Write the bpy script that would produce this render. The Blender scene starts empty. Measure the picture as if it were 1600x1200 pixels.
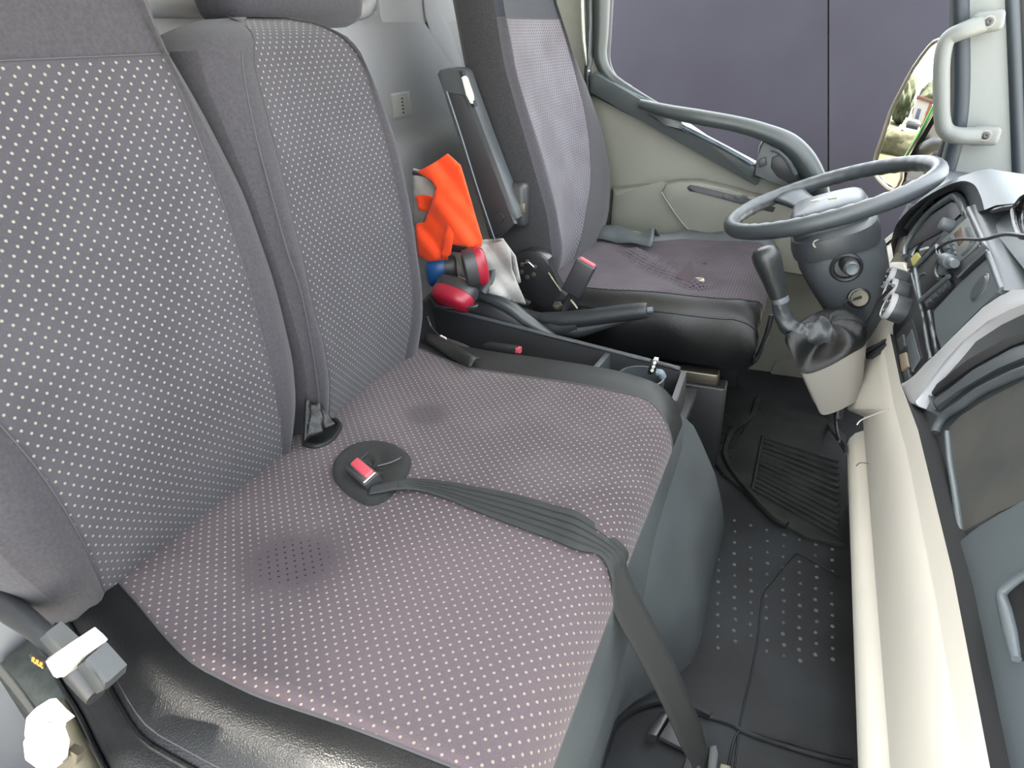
import bpy, bmesh, math, random
from mathutils import Vector, Matrix
from mathutils.geometry import delaunay_2d_cdt
random.seed(7)
SC = bpy.context.scene
COL = SC.collection

# ---------------------------------------------------------------- camera
F = 1000.0
RX = Vector((0.9153, 0.3999, -0.0478)); RY = Vector((0.1496, -0.4478, -0.8815)); RZ = Vector((-0.3739, 0.7997, -0.4697))
CAM = Vector((0.0, 0.0, 0.95))
cd = bpy.data.cameras.new('camera'); co = bpy.data.objects.new('camera', cd); COL.objects.link(co)
cd.sensor_width = 36.0; cd.lens = F / 1600 * 36; cd.clip_start = 0.02
co.matrix_world = Matrix(((RX.x, -RY.x, -RZ.x, CAM.x), (RX.y, -RY.y, -RZ.y, CAM.y), (RX.z, -RY.z, -RZ.z, CAM.z), (0, 0, 0, 1)))
SC.camera = co

# ---------------------------------------------------------------- light
w = bpy.data.worlds.new('sky'); SC.world = w; w.use_nodes = True
nt = w.node_tree; bg = nt.nodes['Background']
sky = nt.nodes.new('ShaderNodeTexSky'); sky.sky_type = 'HOSEK_WILKIE'; sky.turbidity = 6.0
sky.sun_direction = Vector((-0.45, -0.33, 1)).normalized(); sky.ground_albedo = 0.5
mixw = nt.nodes.new('ShaderNodeMix'); mixw.data_type = 'RGBA'; mixw.inputs['Factor'].default_value = 0.72
mixw.inputs['B'].default_value = (0.93, 0.97, 1.0, 1)
nt.links.new(sky.outputs[0], mixw.inputs['A']); nt.links.new(mixw.outputs['Result'], bg.inputs['Color'])
bg.inputs['Strength'].default_value = 1.35
sd = bpy.data.lights.new('sun', 'SUN'); sd.energy = 8.0; sd.angle = math.radians(4); sd.color = (1, 0.95, 0.86)
so = bpy.data.objects.new('sun', sd); COL.objects.link(so)
so.rotation_euler = Vector((0.42, 0.23, -1)).to_track_quat('-Z', 'Y').to_euler()
vs = SC.view_settings; vs.view_transform = 'Standard'; vs.look = 'None'; vs.gamma = 1.0; vs.use_curve_mapping = False
vs.exposure = 2.7

# ---------------------------------------------------------------- helpers
def V(*a): return Vector(a)
def ray(x, y): return RX * (x - 800) + RY * (y - 600) + RZ * F
def pl(x, y, p, n):
    r = ray(x, y); return CAM + r * ((Vector(p) - CAM).dot(n) / r.dot(n))
def pY(x, y, Y): return pl(x, y, (0, Y, 0), V(0, 1, 0))
def pZ(x, y, Z): return pl(x, y, (0, 0, Z), V(0, 0, 1))
def pX(x, y, X): return pl(x, y, (X, 0, 0), V(1, 0, 0))
DASHP, DASHN = V(.2, 0, .42), V(1, 0, -.28).normalized()
def pS(x, y, off=0.0): return pl(x, y, DASHP + DASHN * off, DASHN)
def interp(x, xs, ys):
    if x <= xs[0]: return ys[0]
    for i in range(1, len(xs)):
        if x <= xs[i]:
            t = (x - xs[i-1]) / (xs[i] - xs[i-1]); return ys[i-1] + (ys[i] - ys[i-1]) * t
    return ys[-1]
def sm(x, xs, ys):   # smoothed interpolation
    h = 0.018; return sum(interp(x + k * h, xs, ys) for k in (-1, -.5, 0, .5, 1)) / 5
def on_prof(x, y, prof):
    r = ray(x, y); prev = None
    for k in range(20, 900):
        P = CAM + r * (k * 4e-6); d = P.x - prof(P.z)
        if prev is not None and d * prev <= 0: return CAM + r * ((k - abs(d) / (abs(d) + abs(prev) + 1e-12)) * 4e-6)
        prev = d
    return P

def tag(o, label=None, cat=None, group=None, kind=None):
    if label: o['label'] = label
    if cat: o['category'] = cat
    if group: o['group'] = group
    if kind: o['kind'] = kind
    return o
def empty(name, loc, label, cat, group=None):
    o = bpy.data.objects.new(name, None); COL.objects.link(o); o.location = loc; o.empty_display_size = .05
    return tag(o, label, cat, group)
def setparent(o, p):
    o.parent = p
    bpy.context.view_layer.update()
    o.matrix_parent_inverse = p.matrix_world.inverted()
def link(name, me, mat, parent=None, smooth=35):
    o = bpy.data.objects.new(name, me); COL.objects.link(o)
    if mat: me.materials.append(mat)
    if smooth:
        me.polygons.foreach_set('use_smooth', [True] * len(me.polygons)); me.set_sharp_from_angle(angle=math.radians(smooth))
    if parent: setparent(o, parent)
    return o
def mk(name, vs_, fs, mat, parent=None, smooth=35, uv=None):
    me = bpy.data.meshes.new(name); me.from_pydata([tuple(v) for v in vs_], [], fs)
    if uv:
        l = me.uv_layers.new(name='UVMap')
        for lp in me.loops: l.data[lp.index].uv = uv[lp.vertex_index]
    bm = bmesh.new(); bm.from_mesh(me); bmesh.ops.recalc_face_normals(bm, faces=bm.faces); bm.to_mesh(me); bm.free()
    return link(name, me, mat, parent, smooth)
def frombm(name, bm, mat, parent=None, smooth=35):
    bmesh.ops.recalc_face_normals(bm, faces=bm.faces)
    me = bpy.data.meshes.new(name); bm.to_mesh(me); bm.free(); return link(name, me, mat, parent, smooth)
def grid(name, P, mat, parent=None, uv=None, smooth=50, flip=False, thick=0):
    R, C = len(P), len(P[0]); vs_ = [v for r in P for v in r]
    fs = [(i*C+j, i*C+j+1, (i+1)*C+j+1, (i+1)*C+j) for i in range(R-1) for j in range(C-1)]
    me = bpy.data.meshes.new(name); me.from_pydata([tuple(v) for v in vs_], [], [f[::-1] for f in fs] if flip else fs)
    if uv:
        l = me.uv_layers.new(name='UVMap'); U = [u for r in uv for u in r]
        for lp in me.loops: l.data[lp.index].uv = U[lp.vertex_index]
    o = link(name, me, mat, parent, smooth)
    if thick:
        m = o.modifiers.new('solid', 'SOLIDIFY'); m.thickness = thick; m.offset = 0
    return o
def frame_of(t):
    t = t.normalized(); a = V(0, 0, 1) if abs(t.z) < .9 else V(1, 0, 0)
    u = t.cross(a).normalized(); return u, t.cross(u).normalized()
def catmull(pts, n=6, closed=False):
    pts = [Vector(p) for p in pts]; out = []; N = len(pts)
    g = lambda i: pts[i % N] if closed else pts[max(0, min(N-1, i))]
    for i in range(N if closed else N-1):
        a, b, c, d = g(i-1), g(i), g(i+1), g(i+2)
        for k in range(n):
            t = k / n
            out.append(.5*((2*b)+(c-a)*t+(2*a-5*b+4*c-d)*t*t+(3*b-a-3*c+d)*t**3))
    if not closed: out.append(pts[-1])
    return out
def tube(name, pts, r, mat, parent=None, n=8, closed=False, sub=6, flat=None):
    """sweep a circle (or an ellipse when flat=(ru,rv,up)); r may be a list per control point"""
    P0 = [Vector(p) for p in pts]
    P = catmull(P0, sub, closed) if sub > 1 else P0
    N = len(P); vs_ = []; fs = []; pu = None
    for i, p in enumerate(P):
        t = (P[(i+1) % N] - P[i-1]) if closed else (P[min(i+1, N-1)] - P[max(i-1, 0)])
        if t.length < 1e-9: t = V(1, 0, 0)
        t.normalize()
        if pu is None: u, v = frame_of(t)
        else:
            u = (pu - t * pu.dot(t)).normalized(); v = t.cross(u)
        if flat: v = flat[2] - t * flat[2].dot(t); v.normalize(); u = v.cross(t)
        pu = u
        rr = r if not isinstance(r, (list, tuple)) else interp(i / max(1, N-1) * (len(r)-1), list(range(len(r))), r)
        ru, rv = (rr, rr) if not flat else (flat[0] * rr, flat[1] * rr)
        for k in range(n):
            a = 2*math.pi*k/n; vs_.append(p + u*math.cos(a)*ru + v*math.sin(a)*rv)
    for i in range(N if closed else N-1):
        j = (i+1) % N
        for k in range(n): fs.append((i*n+k, i*n+(k+1) % n, j*n+(k+1) % n, j*n+k))
    if not closed: fs.append(tuple(range(n))[::-1]); fs.append(tuple((N-1)*n+k for k in range(n)))
    return mk(name, vs_, fs, mat, parent, 60)
def prism(name, pts, direction, depth, mat, parent=None, bevel=.003, seg=2, smooth=40):
    """polygon (front) extruded along direction by depth, edges rounded"""
    bm = bmesh.new(); d = Vector(direction).normalized() * depth
    a = [bm.verts.new(p) for p in pts]; b = [bm.verts.new(Vector(p) + d) for p in pts]; n = len(pts)
    ff = bm.faces.new(a); bm.faces.new(b[::-1])
    for i in range(n): bm.faces.new((a[i], b[i], b[(i+1) % n], a[(i+1) % n]))
    if bevel:
        es = [e for e in bm.edges if (e.verts[0] in a and e.verts[1] in a)]
        bmesh.ops.bevel(bm, geom=es, offset=bevel, segments=seg, profile=.5, affect='EDGES', clamp_overlap=True)
    return frombm(name, bm, mat, parent, smooth)
def plateY(name, px, Y, depth, mat, parent=None, bevel=.003): return prism(name, [pY(*p, Y) for p in px], (0, 1, 0), depth, mat, parent, bevel)
def plateS(name, px, off, depth, mat, parent=None, bevel=.002): return prism(name, [pS(*p, off) for p in px], DASHN, depth, mat, parent, bevel)
def rbox(name, c, size, mat, parent=None, bevel=.005, rot=None, seg=3):
    bm = bmesh.new(); bmesh.ops.create_cube(bm, size=1)
    for v in bm.verts: v.co = V(v.co.x*size[0], v.co.y*size[1], v.co.z*size[2])
    if bevel: bmesh.ops.bevel(bm, geom=bm.edges[:], offset=bevel, segments=seg, profile=.5, affect='EDGES', clamp_overlap=True)
    M = Matrix.Translation(c) @ (rot.to_4x4() if rot else Matrix.Identity(4)); bm.transform(M)
    return frombm(name, bm, mat, parent)
def basis(xa, za):
    xa = Vector(xa).normalized(); za = Vector(za); za = (za - xa*za.dot(xa)).normalized(); ya = za.cross(xa)
    return Matrix((xa, ya, za)).transposed()
def lathe(name, prof, origin, axis, mat, parent=None, n=28, smooth=40, scale=(1, 1), caps=True):
    axis = Vector(axis).normalized(); u, v = frame_of(axis); vs_ = []; fs = []
    for (r, h) in prof:
        for k in range(n):
            a = 2*math.pi*k/n; vs_.append(Vector(origin) + axis*h + u*math.cos(a)*r*scale[0] + v*math.sin(a)*r*scale[1])
    for i in range(len(prof)-1):
        for k in range(n): fs.append((i*n+k, i*n+(k+1) % n, (i+1)*n+(k+1) % n, (i+1)*n+k))
    if caps: fs.append(tuple(range(n))); fs.append(tuple((len(prof)-1)*n+k for k in range(n)))
    return mk(name, vs_, fs, mat, parent, smooth)
def ribbon(name, centre, sides, mat, parent=None, thick=.0016, sub=5):
    C = catmull(centre, sub); S = catmull(sides, sub)
    return grid(name, [[c - s, c - s*.5, c, c + s*.5, c + s] for c, s in zip(C, S)], mat, parent, thick=thick,
                uv=[[(k*.25, i*.1) for k in range(5)] for i in range(len(C))])

# ---------------------------------------------------------------- materials
def lin(h):
    h = h.lstrip('#'); c = [int(h[i:i+2], 16)/255 for i in (0, 2, 4)]
    return tuple((x/12.92 if x <= .04045 else ((x+.055)/1.055)**2.4) for x in c) + (1,)
def nodes(m): return m.node_tree.nodes, m.node_tree.links
def mat(name, c, rough=.5, metal=0, var=.0, vscale=40, bump=0, bscale=300, spec=.5, sheen=0, c2=None, coat=0):
    m = bpy.data.materials.new(name); m.use_nodes = True; N, L = nodes(m); b = N['Principled BSDF']
    c = lin(c) if isinstance(c, str) else c
    b.inputs['Base Color'].default_value = c; b.inputs['Roughness'].default_value = rough; b.inputs['Metallic'].default_value = metal
    b.inputs['Specular IOR Level'].default_value = spec; b.inputs['Sheen Weight'].default_value = sheen; b.inputs['Coat Weight'].default_value = coat
    tc = N.new('ShaderNodeTexCoord')
    if var or c2:
        n = N.new('ShaderNodeTexNoise'); n.inputs['Scale'].default_value = vscale; n.inputs['Detail'].default_value = 6
        r = N.new('ShaderNodeMix'); r.data_type = 'RGBA'
        r.inputs['A'].default_value = tuple(x*(1-var) for x in c[:3]) + (1,)
        r.inputs['B'].default_value = lin(c2) if c2 else tuple(min(1, x*(1+var)) for x in c[:3]) + (1,)
        mr = N.new('ShaderNodeMapRange'); mr.inputs['From Min'].default_value = .35; mr.inputs['From Max'].default_value = .65
        L.new(tc.outputs['Object'], n.inputs['Vector']); L.new(n.outputs['Fac'], mr.inputs['Value'])
        L.new(mr.outputs[0], r.inputs['Factor']); L.new(r.outputs['Result'], b.inputs['Base Color'])
    if bump:
        n2 = N.new('ShaderNodeTexNoise'); n2.inputs['Scale'].default_value = bscale; n2.inputs['Detail'].default_value = 3
        bp = N.new('ShaderNodeBump'); bp.inputs['Strength'].default_value = bump; bp.inputs['Distance'].default_value = .002
        L.new(tc.outputs['Object'], n2.inputs['Vector']); L.new(n2.outputs['Fac'], bp.inputs['Height']); L.new(bp.outputs[0], b.inputs['Normal'])
    return m
def dotted(name, base, base2, dot, pitch=.0138, rad=.00145, stains=(), pale=(), dot2=None, sheen=.12):
    """woven fabric with a staggered lattice of small woven spots, UV in metres"""
    m = mat(name, base, .95, var=.0, sheen=sheen, spec=.15); N, L = nodes(m); b = N['Principled BSDF']
    uv = N.new('ShaderNodeUVMap'); tc = N.new('ShaderNodeTexCoord')
    def vm(op, a, bb=None):
        n = N.new('ShaderNodeVectorMath'); n.operation = op
        L.new(a, n.inputs[0])
        if bb is not None: n.inputs[1].default_value = bb
        return n
    def mth(op, a, bv):
        n = N.new('ShaderNodeMath'); n.operation = op; L.new(a, n.inputs[0])
        if isinstance(bv, (int, float)): n.inputs[1].default_value = bv
        else: L.new(bv, n.inputs[1])
        return n.outputs[0]
    ds = []
    for off in ((0, 0, 0), (.5, .5, 0)):
        s = vm('MULTIPLY', uv.outputs[0], (1/pitch, 1/pitch, 0)); a = vm('ADD', s.outputs[0], off); f = vm('FRACTION', a.outputs[0])
        c = vm('SUBTRACT', f.outputs[0], (.5, .5, 0)); ln = N.new('ShaderNodeVectorMath'); ln.operation = 'LENGTH'; L.new(c.outputs[0], ln.inputs[0]); ds.append(ln.outputs['Value'])
    d = mth('MINIMUM', ds[0], ds[1])
    mr = N.new('ShaderNodeMapRange'); mr.inputs['From Min'].default_value = rad/pitch*1.2; mr.inputs['From Max'].default_value = rad/pitch*.8
    L.new(d, mr.inputs['Value']); mask = mr.outputs[0]
    # nap: soft large patches + fine weave
    n1 = N.new('ShaderNodeTexNoise'); n1.inputs['Scale'].default_value = 9; n1.inputs['Detail'].default_value = 5
    n2 = N.new('ShaderNodeTexNoise'); n2.inputs['Scale'].default_value = 900; n2.inputs['Detail'].default_value = 2
    L.new(tc.outputs['Object'], n1.inputs['Vector']); L.new(tc.outputs['Object'], n2.inputs['Vector'])
    r1 = N.new('ShaderNodeMapRange'); r1.inputs['From Min'].default_value = .38; r1.inputs['From Max'].default_value = .62
    L.new(n1.outputs['Fac'], r1.inputs['Value'])
    def mix(f, a, bcol):
        k = N.new('ShaderNodeMix'); k.data_type = 'RGBA'
        if isinstance(f, (int, float)): k.inputs['Factor'].default_value = f
        else: L.new(f, k.inputs['Factor'])
        for nm, v in (('A', a), ('B', bcol)):
            if isinstance(v, tuple): k.inputs[nm].default_value = v
            else: L.new(v, k.inputs[nm])
        return k.outputs['Result']
    colr = mix(r1.outputs[0], lin(base), lin(base2))
    geo = N.new('ShaderNodeNewGeometry')
    def blob(c, r):
        s = vm('SUBTRACT', geo.outputs['Position'], c); ln = N.new('ShaderNodeVectorMath'); ln.operation = 'LENGTH'; L.new(s.outputs[0], ln.inputs[0])
        k = N.new('ShaderNodeMapRange'); k.interpolation_type = 'SMOOTHSTEP'; k.inputs['From Min'].default_value = r; k.inputs['From Max'].default_value = r*.35
        nn = mth('MULTIPLY', n1.outputs['Fac'], r*.5); dd = mth('ADD', ln.outputs['Value'], nn); L.new(mth('SUBTRACT', dd, r*.25), k.inputs['Value']); return k.outputs[0]
    for (c, r, hx) in pale: colr = mix(blob(c, r), colr, lin(hx))
    dc = lin(dot)
    for (c, r) in stains:
        bl = blob(c, r); dc = mix(bl, dc, lin('#050405')); colr = mix(mth('MULTIPLY', bl, .45), colr, lin('#2e282c'))
    colr = mix(mask, colr, dc)
    fine = N.new('ShaderNodeMapRange'); fine.inputs['To Min'].default_value = .72; fine.inputs['To Max'].default_value = 1.28; L.new(n2.outputs['Fac'], fine.inputs['Value'])
    mu = N.new('ShaderNodeMix'); mu.data_type = 'RGBA'; mu.blend_type = 'MULTIPLY'; mu.inputs['Factor'].default_value = 1
    L.new(colr, mu.inputs['A']); L.new(fine.outputs[0], mu.inputs['B']); L.new(mu.outputs['Result'], b.inputs['Base Color'])
    bp = N.new('ShaderNodeBump'); bp.inputs['Strength'].default_value = .35; bp.inputs['Distance'].default_value = .001
    L.new(mth('ADD', mth('MULTIPLY', mask, -.8), n2.outputs['Fac']), bp.inputs['Height']); L.new(bp.outputs[0], b.inputs['Normal'])
    return m

M = {}
def P_(x, y, z=.42): return tuple(pZ(x, y, z))
M['bench'] = dotted('bench_fabric', '#3f383c', '#474044', '#7d776e', stains=((P_(455, 872), .082), (P_(665, 645), .05)), pale=((P_(760, 1010), .26, '#51484c'),))  # paler front zone: soft daylight on the cushion put into the fabric colour
M['back'] = dotted('backrest_fabric', '#37363b', '#3c3b40', '#75726a')
M['driver'] = dotted('driver_fabric', '#514d53', '#5c5a60', '#26232a', pitch=.0135, rad=.0021)
M['driver_cush'] = dotted('driver_cushion_fabric', '#463f46', '#50494f', '#141115', pitch=.0135, rad=.0023, sheen=.08)
M['plain'] = mat('plain_fabric', '#363539', .95, var=.14, vscale=260, bump=.3, bscale=900, sheen=.12, spec=.15)
M['plain_dark'] = mat('dark_side_fabric', '#2c2c2e', .95, var=.16, vscale=260, bump=.3, bscale=900, sheen=.2, spec=.15)
M['seam'] = mat('seam_thread', '#3a383c', .9)
M['vinyl'] = mat('black_vinyl', '#131415', .33, bump=.35, bscale=620, var=.12, vscale=30, spec=.4)
M['vinyl_matte'] = mat('matte_vinyl', '#1c1e1d', .5, spec=.3, bump=.2, bscale=500, var=.12, vscale=14)
M['cover'] = mat('engine_cover_vinyl', '#43494c', .5, bump=.35, bscale=520, var=.15, vscale=8)
M['blk'] = mat('black_plastic', '#2b2c2e', .42, bump=.08, bscale=700)
M['blk_gloss'] = mat('gloss_black', '#222325', .25)
M['pit'] = mat('dark_recess', '#161617', .7)
M['dgrey'] = mat('dark_grey_plastic', '#3d4144', .4, bump=.12, bscale=800)
M['dash'] = mat('dash_grey_plastic', '#4d5356', .45, bump=.25, bscale=700)
M['slate'] = mat('slate_plastic', '#565d61', .4, bump=.1, bscale=800)
M['beige'] = mat('beige_plastic', '#e3ded3', .5, bump=.1, bscale=700, var=.03, vscale=6)
M['beige_dk'] = mat('beige_dark_plastic', '#8e8b84', .55, bump=.1, bscale=700)
M['silver'] = mat('silver_paint', '#c3c4c7', .35, metal=.15)
M['door'] = mat('door_trim_plastic', '#6b6c63', .6, bump=.15, bscale=600, var=.04, vscale=9)
M['doordk'] = mat('door_dark_plastic', '#353b3b', .38, bump=.1, bscale=700)
M['pillar'] = mat('pillar_trim', '#6c706e', .7, bump=.15, bscale=700)
M['wall'] = mat('rear_trim', '#9b9da0', .8, bump=.1, bscale=500, var=.05, vscale=6)
M['rubber'] = mat('floor_rubber', '#17191b', .55, bump=.25, bscale=160, c2='#23262a', var=.1, vscale=7, spec=.25)
M['mat'] = mat('mat_rubber', '#151718', .6, bump=.3, bscale=220, c2='#242624', var=.1, vscale=14, spec=.25)
M['nub'] = mat('worn_rubber_nub', '#4a4b4b', .7, var=.25, vscale=30)
M['web'] = mat('belt_webbing', '#1e2121', .75, bump=.3, bscale=1200)
M['red'] = mat('red_plastic', '#84182a', .35, bump=.05, bscale=200)
M['redbtn'] = mat('red_button', '#a5424c', .4)
M['blue'] = mat('blue_plastic', '#12457a', .4)
M['orange'] = mat('hi_vis_orange', '#e04008', .8, var=.06, vscale=30, bump=.15, bscale=1500, sheen=.1)
M['white'] = mat('white_cloth', '#8e8d8a', .9, var=.08, vscale=30, bump=.3, bscale=300)
M['rim'] = mat('knob_silver', '#b5b6b8', .3, metal=.2)
M['whitep'] = mat('white_plastic', '#bdbcb7', .4)
M['chrome'] = mat('chrome', '#c9c9c6', .16, metal=1)
M['steel'] = mat('dull_steel', '#6f6a5f', .4, metal=.8)
M['foam'] = mat('foam_cream', '#b9ae94', .9)
M['cable'] = mat('black_cable', '#2c2d2e', .35)
M['panel'] = mat('outside_panel', '#202027', .9, var=.12, vscale=.9, spec=.05)
M['bodyblue'] = mat('body_blue', '#26344e', .5)
M['mirror'] = mat('mirror_glass', '#f2f4f2', .015, metal=1)
M['glassy'] = mat('cluster_lens', '#1b1d20', .05, coat=1)
M['display'] = mat('amber_display', '#6b5648', .2)
M['orange_lbl'] = mat('orange_lettering', '#d9862a', .6)
M['yellow'] = mat('yellow_sticker', '#b6ad62', .6)
M['carpet'] = mat('grey_carpet', '#4f5350', .95, var=.2, vscale=60, bump=.4, bscale=400)

# ================================================================ the setting
def struct(o): o['kind'] = 'structure'; return o
fl = struct(rbox('floor', V(-.28, .9, -.02), (1.4, 2.16, .04), M['rubber'], bevel=0))
# ceiling and front bulkhead of the cab (the shell that shades it)
struct(rbox('ceiling', V(-.45, .98, 1.50), (1.16, 1.98, .04), mat('headlining', '#cfcec7', .9), bevel=.01))
struct(rbox('wall_left', V(-.87, -.04, .70), (.30, .05, 1.56), M['wall'], bevel=.01))  # unseen near-side pillar, added to keep the sun off the cushion
struct(rbox('wall_front', V(.62, .95, .22), (.04, 2.1, .5), M['wall'], bevel=.005))

# rear wall with the window opening, recess step and little vent
wr = struct(mk('wall_rear', *(lambda y0, y1, xs, zs: (
    [V(x, y, z) for y in (y0, y1) for x, z in zip(xs, zs)],
    [(k, k+1, len(xs)+k+1, len(xs)+k) for k in range(len(xs)-1)]))(
    -.02, 2.0, [-.90, -.90, -.905, -.925, -.945, -.95, -.955, -.965, -.965], [0, .70, .735, .755, .77, .80, .99, 1.02, 1.03]), M['wall'], smooth=60))
mm = wr.modifiers.new('solid', 'SOLIDIFY'); mm.thickness = .02; mm.offset = 1
rbox('upper_trim', V(-.975, .99, 1.45), (.03, 2.02, .10), M['wall'], wr, .004)
rbox('corner_trim', V(-.975, 1.73, 1.205), (.03, .56, .40), M['wall'], wr, .004)
rbox('corner_trim', V(-.975, .10, 1.205), (.03, .26, .40), M['wall'], wr, .004)
# soft pressed rib in the trim to the right of the window
tube('pressed_rib', [pX(672, -60, -.955), pX(676, 20, -.955), pX(700, 70, -.955), pX(722, 120, -.955)], [.02, .03, .03, .02], M['wall'], wr, 12, flat=(1.3, .14, V(1, 0, 0)))
# vent
q = [pX(*p, -.948) for p in ((612, 146), (640, 142), (644, 180), (616, 186))]
vt = prism('vent_bezel', q, (-1, 0, 0), .008, M['wall'], wr, .002)
def lerp4(q, u, v): return (q[0]*(1-u)+q[1]*u)*(1-v) + (q[3]*(1-u)+q[2]*u)*v
prism('vent_grille', [lerp4(q, u, v) + V(.003, 0, 0) for u, v in ((.0, .1), (.8, .08), (.82, .95), (0, .95))], (-1, 0, 0), .006, mat('vent_grey', '#8f918c', .7), vt, .001)
for k in range(5): 
    v = .22 + k*.14; prism('vent_slot', [lerp4(q, u, vv) + V(.004, 0, 0) for u, vv in ((.42, v), (.5, v), (.52, v+.06), (.44, v+.06))], (-1, 0, 0), .004, M['pit'], vt, 0)
# rear window
w1 = struct(mk('window_1', [V(-.985, .22, 1.02), V(-.985, 1.46, 1.02), V(-.985, 1.46, 1.40), V(-.985, .22, 1.40)], [(0, 1, 2, 3)], mat('window_glass', '#3c4a66', .08, spec=.6), smooth=0))
mm = w1.modifiers.new('solid', 'SOLIDIFY'); mm.thickness = .004
def rrect(y0, y1, z0, z1, x, r):
    o = []
    for cy, cz, a0 in ((y1-r, z1-r, 0), (y0+r, z1-r, 90), (y0+r, z0+r, 180), (y1-r, z0+r, 270)):
        for k in range(5):
            a = math.radians(a0 + k*22.5); o.append(V(x, cy + r*math.cos(a), cz + r*math.sin(a)))
    return o
tube('window_frame', rrect(.24, 1.425, 1.027, 1.40, -.962, .06), .017, M['wall'], w1, 8, True, 1)
tube('window_seal', rrect(.27, 1.395, 1.052, 1.375, -.968, .05), .006, mat('pale_seal', '#c8cbbf', .5), w1, 6, True, 1)

# rear corner post beside the driver's door
b = struct(prism('wall_right', [V(-.97, 1.86, 0), V(-.97, 1.86, 1.46), V(-.70, 1.99, 1.46), V(-.60, 2.0, .86), V(-.56, 2.0, .40), V(-.52, 2.0, 0)], (0, 1, 0), .05, M['door'], None, .004))
tube('pillar_bead', [pY(908, -40, 1.94), pY(912, 60, 1.94), pY(920, 112, 1.94)], .006, mat('pale_bead', '#b9bbb0', .5), b, 6)
tube('pillar_seal', [pY(921, -40, 1.945), pY(922, 60, 1.945), pY(919, 120, 1.945), pY(921, 150, 1.945)], .012, M['doordk'], b, 6)

# driver's door
DY = 1.95
d1 = struct(plateY('door_1', [(921, 135), (1010, 182), (1100, 226), (1190, 275), (1262, 312), (1330, 345), (1420, 420), (1420, 560), (1330, 668), (1290, 648), (1150, 612), (1120, 572), (1060, 480), (940, 420), (930, 300)], DY, .05, M['door'], None, .006))
plateY('window_sill', [(920, 118), (930, 112), (960, 132), (1030, 172), (1062, 190), (1100, 216), (1180, 258), (1190, 268), (1184, 288), (1180, 290), (1100, 245), (1010, 194), (921, 148)], DY-.03, .06, M['doordk'], d1, .008)
tube('sill_seal', [pY(930, 113, DY-.01), pY(970, 138, DY-.01), pY(1015, 160, DY-.01), pY(1030, 166, DY-.01)], .007, mat('pale_blue_seal', '#46545b', .3), d1, 6)
tube('sill_seal', [pY(1062, 196, DY-.045), pY(1100, 215, DY-.045), pY(1140, 236, DY-.045), pY(1176, 257, DY-.045)], .007, mat('pale_blue_seal2', '#36424a', .3), d1, 6)
# window frame: rear upright and rounded lower corner
tube('window_frame', [pY(940, -60, DY), pY(940, 0, DY), pY(939, 50, DY), pY(938, 90, DY), pY(950, 116, DY), pY(975, 135, DY), pY(1030, 168, DY)], [.024, .024, .022, .020, .016, .012, .01], M['doordk'], d1, 8)
tube('window_gasket', [pY(955, -60, DY+.02), pY(954, 0, DY+.02), pY(951, 60, DY+.02), pY(950, 95, DY+.02), pY(960, 120, DY+.02), pY(985, 138, DY+.02)], .008, M['blk'], d1, 6)
tube('grab_bar', [pY(1000, 162, DY-.035), pY(1040, 173, DY-.05), pY(1090, 183, DY-.06), pY(1150, 194, DY-.06), pY(1195, 207, DY-.06), pY(1232, 224, DY-.06), pY(1258, 250, DY-.06), pY(1276, 285, DY-.06), pY(1284, 318, DY-.05)],
     [.012, .017, .020, .020, .022, .026, .027, .026, .022], M['doordk'], d1, 12)
plateY('bar_web', [(1010, 165), (1060, 178), (1066, 196), (1072, 208), (1040, 196), (1012, 180)], DY-.05, .05, M['doordk'], d1, .006)
hb = plateY('handle_cover', [(1186, 228), (1196, 212), (1222, 222), (1246, 246), (1260, 276), (1268, 306), (1258, 308), (1205, 284), (1176, 276), (1182, 250)], DY-.045, .05, M['doordk'], d1, .006)
plateY('handle_recess', [(1206, 246), (1224, 240), (1242, 258), (1254, 284), (1240, 290), (1214, 276), (1204, 262)], DY-.049, .01, M['blk'], hb, .004)
tube('pull_lever', [pY(1206, 232, DY-.055), pY(1218, 236, DY-.06), pY(1232, 250, DY-.06), pY(1244, 272, DY-.055)], .008, M['slate'], hb, 8)
plateY('lock_catch', [(1184, 250), (1196, 246), (1198, 258), (1186, 262)], DY-.056, .012, M['blk'], hb, .002)
# armrest pod with pull slot
ar = [(958, 288), (990, 286), (1036, 288), (1075, 280), (1130, 290), (1220, 316), (1280, 340), (1290, 420), (1200, 420), (1090, 372), (1062, 340), (1040, 306), (1020, 330), (1040, 372), (952, 360)]
plateY('armrest', [(955, 296), (1000, 292), (1036, 294), (1060, 286), (1090, 284), (1140, 296), (1230, 322), (1290, 350), (1290, 440), (1190, 420), (1100, 386), (950, 362)], DY-.05, .06, M['door'], d1, .02)
plateY('storage_pocket', [(1034, 300), (1040, 288), (1062, 284), (1092, 285), (1140, 297), (1232, 324), (1290, 352), (1290, 440), (1190, 418), (1104, 384), (1086, 368), (1066, 346), (1046, 318)], DY-.062, .05, M['door'], d1, .008)
sl = plateY('pull_slot', [(1073, 293), (1078, 289), (1090, 291), (1175, 312), (1212, 324), (1208, 332), (1170, 322), (1090, 301), (1077, 299)], DY-.064, .01, M['blk'], d1, .002)
for x in (1130, 1148, 1160): plateY('slot_switch', [(x, 304), (x+9, 306), (x+8, 312), (x-1, 310)], DY-.066, .006, M['dgrey'], sl, .001)
tube('door_lower_bead', [pY(944, 358, DY-.05), pY(990, 364, DY-.05), pY(1040, 374, DY-.05), pY(1120, 392, DY-.05), pY(1190, 410, DY-.05)], .008, M['beige_dk'], d1, 6)
tube('trim_groove', [pY(1034, 300, DY-.063), pY(1046, 320, DY-.063), pY(1066, 348, DY-.063), pY(1088, 370, DY-.063), pY(1110, 386, DY-.063)], .0016, mat('groove_edge', '#85867c', .6), d1, 5)
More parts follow.
